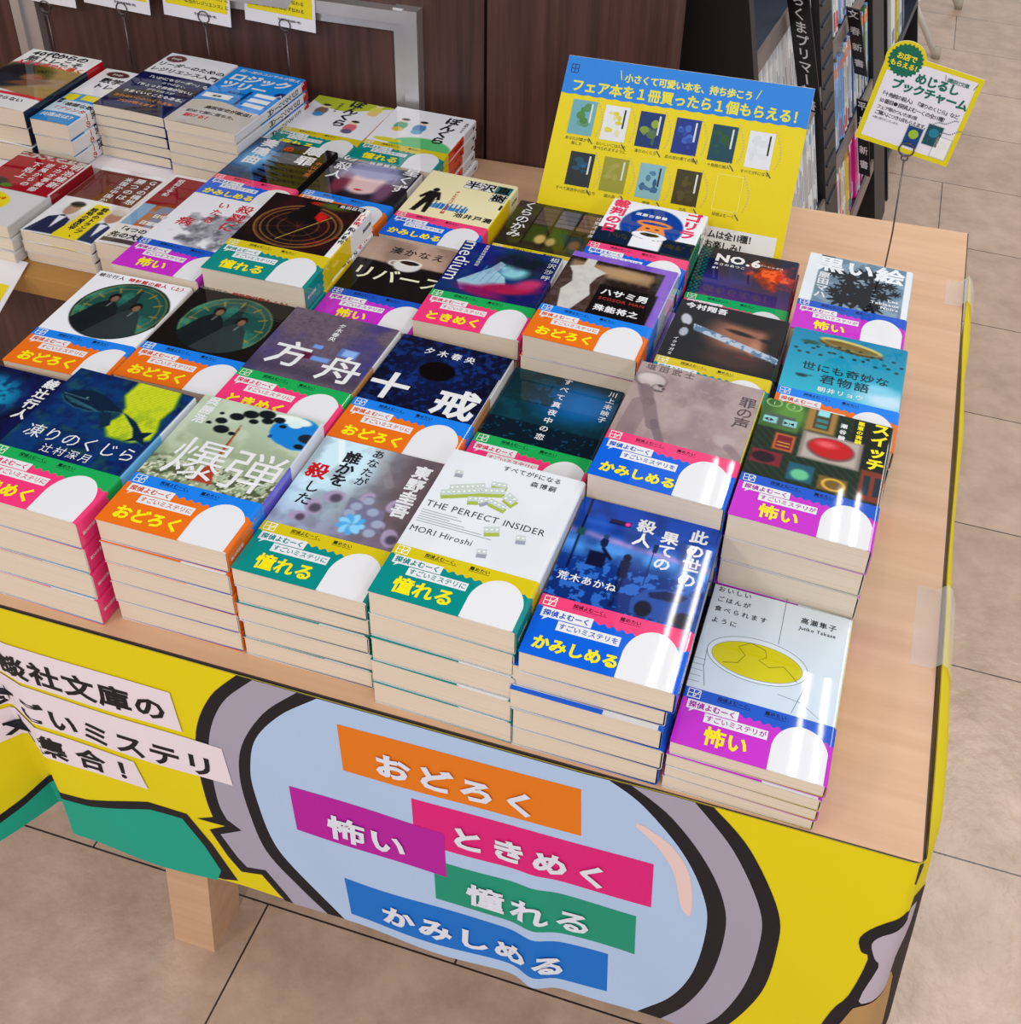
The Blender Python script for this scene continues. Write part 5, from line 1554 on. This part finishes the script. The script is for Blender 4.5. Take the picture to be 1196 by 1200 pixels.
# ------------------------------------------------------------------ bookcase behind the table
th, le = math.radians(4.5), math.radians(11.5)
BD = np.array([math.sin(th), math.cos(th), 0])
BN_ = np.array([math.cos(th), -math.sin(th), 0])
BV = np.array([0, 0, 1]) * math.cos(le) - BN_ * math.sin(le)
BN = np.cross(BD, BV)
BP = np.array([-58, 2050, FLOOR])


def bc(s, t, n):
    return BP + BD * s + BV * t + BN * n


def bbox(mb, s0, s1, t0, t1, n0, n1, col=(1, 1, 1)):
    mb.hexa([tuple(bc(*q)) for q in ((s0, t0, n0), (s0, t0, n1), (s1, t0, n1), (s1, t0, n0), (s0, t1, n0), (s0, t1, n1), (s1, t1, n1), (s1, t1, n0))], col)


root = empty('bookcase', -58, 2050, FLOOR)
tag(root, 'black bookcase of slim paperbacks standing beyond the table', 'bookcase')
ST = 1000
for s0, s1, nm, mt_ in ((-1085, -1062, 'end_panel', 'black'), (-662, -560, 'post', 'black'), (-146, -4, 'post', 'black')):
    mb = MB()
    bbox(mb, s0, s1, 3, ST, -210, 2)
    part(mb, nm, mt_, root)
mb = MB()
bbox(mb, -1062, -4, 3, ST, -222, -210)
part(mb, 'back_panel', 'black', root)
for s0, s1, t in ((-1062, -662, 362), (-1062, -662, 572), (-1062, -662, 772), (-1062, -662, 150), (-560, -146, 200), (-560, -146, 385), (-560, -146, 605), (-560, -146, 800)):
    mb = MB()
    bbox(mb, s0, s1, t - 14, t, -210, -4)
    sh = part(mb, 'shelf', 'shelf', root)
    mb = MB()
    bbox(mb, s0, s1, t - 22, t + 3, -4, 1)
    sub(mb, 'shelf_lip', 'strip', sh)
for k in range(22):
    mb = MB()
    bbox(mb, -650, -575, 330 + k * 18, 334 + k * 18, 2, 5)
    part(mb, 'slot_rail', 'shelf', root) if k % 2 else None
rnd = random.Random(5)


def book_row(s0, s1, t, cols, label, group, wmin=8, wmax=13, h=166):
    s = s0
    while s < s1 - wmax:
        wd = rnd.uniform(wmin, wmax)
        hh = h + rnd.uniform(-5, 3)
        c, tipc = rnd.choice(cols)
        n1 = -6 + rnd.uniform(-5, 2)
        mb = MB()
        bbox(mb, s, s + wd - .8, t + .3, t + hh, -110, n1, c)
        k1 = rnd.uniform(.12, .3)
        bbox(mb, s + .6, s + wd - 1.4, t + hh * .84, t + hh * .95, n1, n1 + .3, tipc)
        bbox(mb, s + wd * .35, s + wd * .5, t + hh * .35, t + hh * rnd.uniform(.6, .78), n1, n1 + .3, (0.25, 0.25, 0.28))
        bbox(mb, s + .6, s + wd - 1.4, t + hh * .05, t + hh * k1, n1, n1 + .3, rnd.choice(((0.3, .5, .7), (.7, .7, .75), (0.85, .85, .85), (.8, .2, .2), (.3, .35, .4))))
        tag(mb.build('shelved_book', 'card', world=True), label, 'book', group)
        s += wd


WH = ((0.88, 0.88, 0.88), (0.80, 0.82, 0.84))
book_row(-1052, -668, 575, [WH, ((0.84, 0.85, 0.86), (0.7, 0.72, 0.75))], 'slim white-spined paperback in the upper white row of the black bookcase', 'white paperbacks, upper bookcase row', 8, 13, 180)
book_row(-1052, -668, 365, [WH, WH, ((0.84, 0.86, 0.88), (0.3, 0.6, 0.75))], 'slim white-spined paperback in the lower white row of the black bookcase', 'white paperbacks, lower bookcase row', 8, 13)
BLUE = ((0.55, 0.70, 0.88), (0.9, 0.5, 0.15))
book_row(-552, -152, 388, [BLUE, ((0.88, 0.88, 0.86), (0.92, 0.48, 0.12)), ((0.2, 0.3, 0.55), (0.92, 0.48, 0.12)), ((0.3, 0.45, 0.25), (0.9, 0.5, 0.15))], 'slim orange-tipped paperback in the second bay of the black bookcase', 'orange-tipped paperbacks in the bookcase', 9, 14)
book_row(-552, -152, 203, [((0.75, 0.82, 0.85), (0.5, 0.7, 0.75)), ((0.9, 0.8, 0.3), (0.4, 0.4, 0.2)), ((0.85, 0.1, 0.55), (0.9, 0.9, 0.9)), ((0.85, 0.86, 0.86), (0.4, 0.4, 0.4)), ((0.70, 0.76, 0.62), (0.3, 0.5, 0.3))], 'slim mixed-colour paperback low in the second bay of the black bookcase', 'mixed paperbacks in the bookcase', 9, 14, 154)
book_row(-552, -152, 608, [BLUE, ((0.88, 0.88, 0.86), (0.3, 0.48, 0.72))], 'slim pale paperback at the top of the second bay of the black bookcase', 'pale paperbacks in the bookcase', 9, 14)
for c4, pw, txt, lab in ((((-837, 610), (-894, 815)), 36, 'ちくまプリマー新書', 'tall black divider plate lettered in white among the white paperbacks'),
                     (((-374, 488), (-445, 640)), 26, '文春新書', 'black divider plate lettered in white among the orange-tipped paperbacks'),
                     (((-345, 264), (-359, 430)), 24, '平凡社新書', 'black divider plate lettered in white low in the second bay')):
    p1, p0 = bc(*c4[0], 4), bc(*c4[1], 4)
    mp = plane_map(p1, BN_ * 1.0 - BD * .25, p0 - p1, True)
    hgt = float(np.linalg.norm(p0 - p1))
    mb = MB()
    card_body(mb, mp, [(0, 0), (pw, 0), (pw, hgt), (0, hgt)], (0.07, 0.07, 0.09), (0.12, 0.12, 0.14), 3)
    em = min(pw * .8, hgt / len(txt) * .94)
    text(mb, mp, txt, pw / 2, hgt - 2, em, (0.9, 0.9, 0.92), .4, True, 1, hgt / len(txt) * .98)
    tag(mb.build('divider_plate', 'card', world=True), lab, 'divider', 'bookcase divider plates')
# second bookcase further down the aisle
root = empty('bookcase', -60, 2450, FLOOR)
tag(root, 'further black bookcase behind the first, cut by the top of the frame', 'bookcase')
mb = MB()
bbox(mb, 60, 700, 3, 900, -230, -215)
part(mb, 'back_panel', 'black', root)
for s0, s1 in ((50, 62), (560, 575)):
    mb = MB()
    bbox(mb, s0, s1, 3, 900, -215, 0)
    part(mb, 'end_panel', 'black', root)
for t in (120, 330, 540):
    mb = MB()
    bbox(mb, 62, 560, t - 16, t, -215, 0)
    part(mb, 'shelf', 'shelf', root)
for k, (s0, wd, c) in enumerate(((150, 60, (0.9, 0.9, 0.9)), (240, 26, (0.85, 0.8, 0.1)), (280, 40, (0.8, 0.83, 0.86)), (340, 22, (0.3, 0.4, 0.55)))):
    mb = MB()
    bbox(mb, s0, s0 + wd, 330.3, 480, -140, -6, c)
    bbox(mb, s0 + wd * .2, s0 + wd * .8, 350, 380, -6, -5.6, (0.5, 0.55, 0.6))
    tag(mb.build('shelved_book', 'card', world=True), ('wide white', 'yellow', 'pale grey', 'slate blue')[k] + ' book standing in the further bookcase', 'book', 'books in the further bookcase')

# ------------------------------------------------------------------ folding stool in the aisle
root = empty('folding_stool', 40, 3300, FLOOR)
tag(root, 'white tubular folding stool standing in the aisle at the top edge', 'stool')
SE = -200
legs = (((18, 3062, FLOOR + 6), (-268, 3090, SE)), ((73, 3534, FLOOR + 6), (-230, 3480, SE)), ((-470, 3080, FLOOR + 6), (-200, 3110, SE)), ((-430, 3540, FLOOR + 6), (-180, 3460, SE)))
for a, b_ in legs:
    mb = MB()
    mb.tube([a, b_], 10, seg=12)
    lg = part(mb, 'leg', 'whitepaint', root, True)
    mb = MB()
    mb.tube([(a[0], a[1], FLOOR), (a[0] - 1, a[1], FLOOR + 34)], 13, seg=12)
    sub(mb, 'rubber_foot', 'rubber', lg, True)
mb = MB()
mb.tube([(-76, 3072, -500), (-34, 3515, -510)], 6, seg=10)
part(mb, 'crossbar', 'whitepaint', root, True)
mb = MB()
mb.prism(ell(-235, 3285, 190, 210, 32), SE, SE + 25)
part(mb, 'seat', 'whitepaint', root)
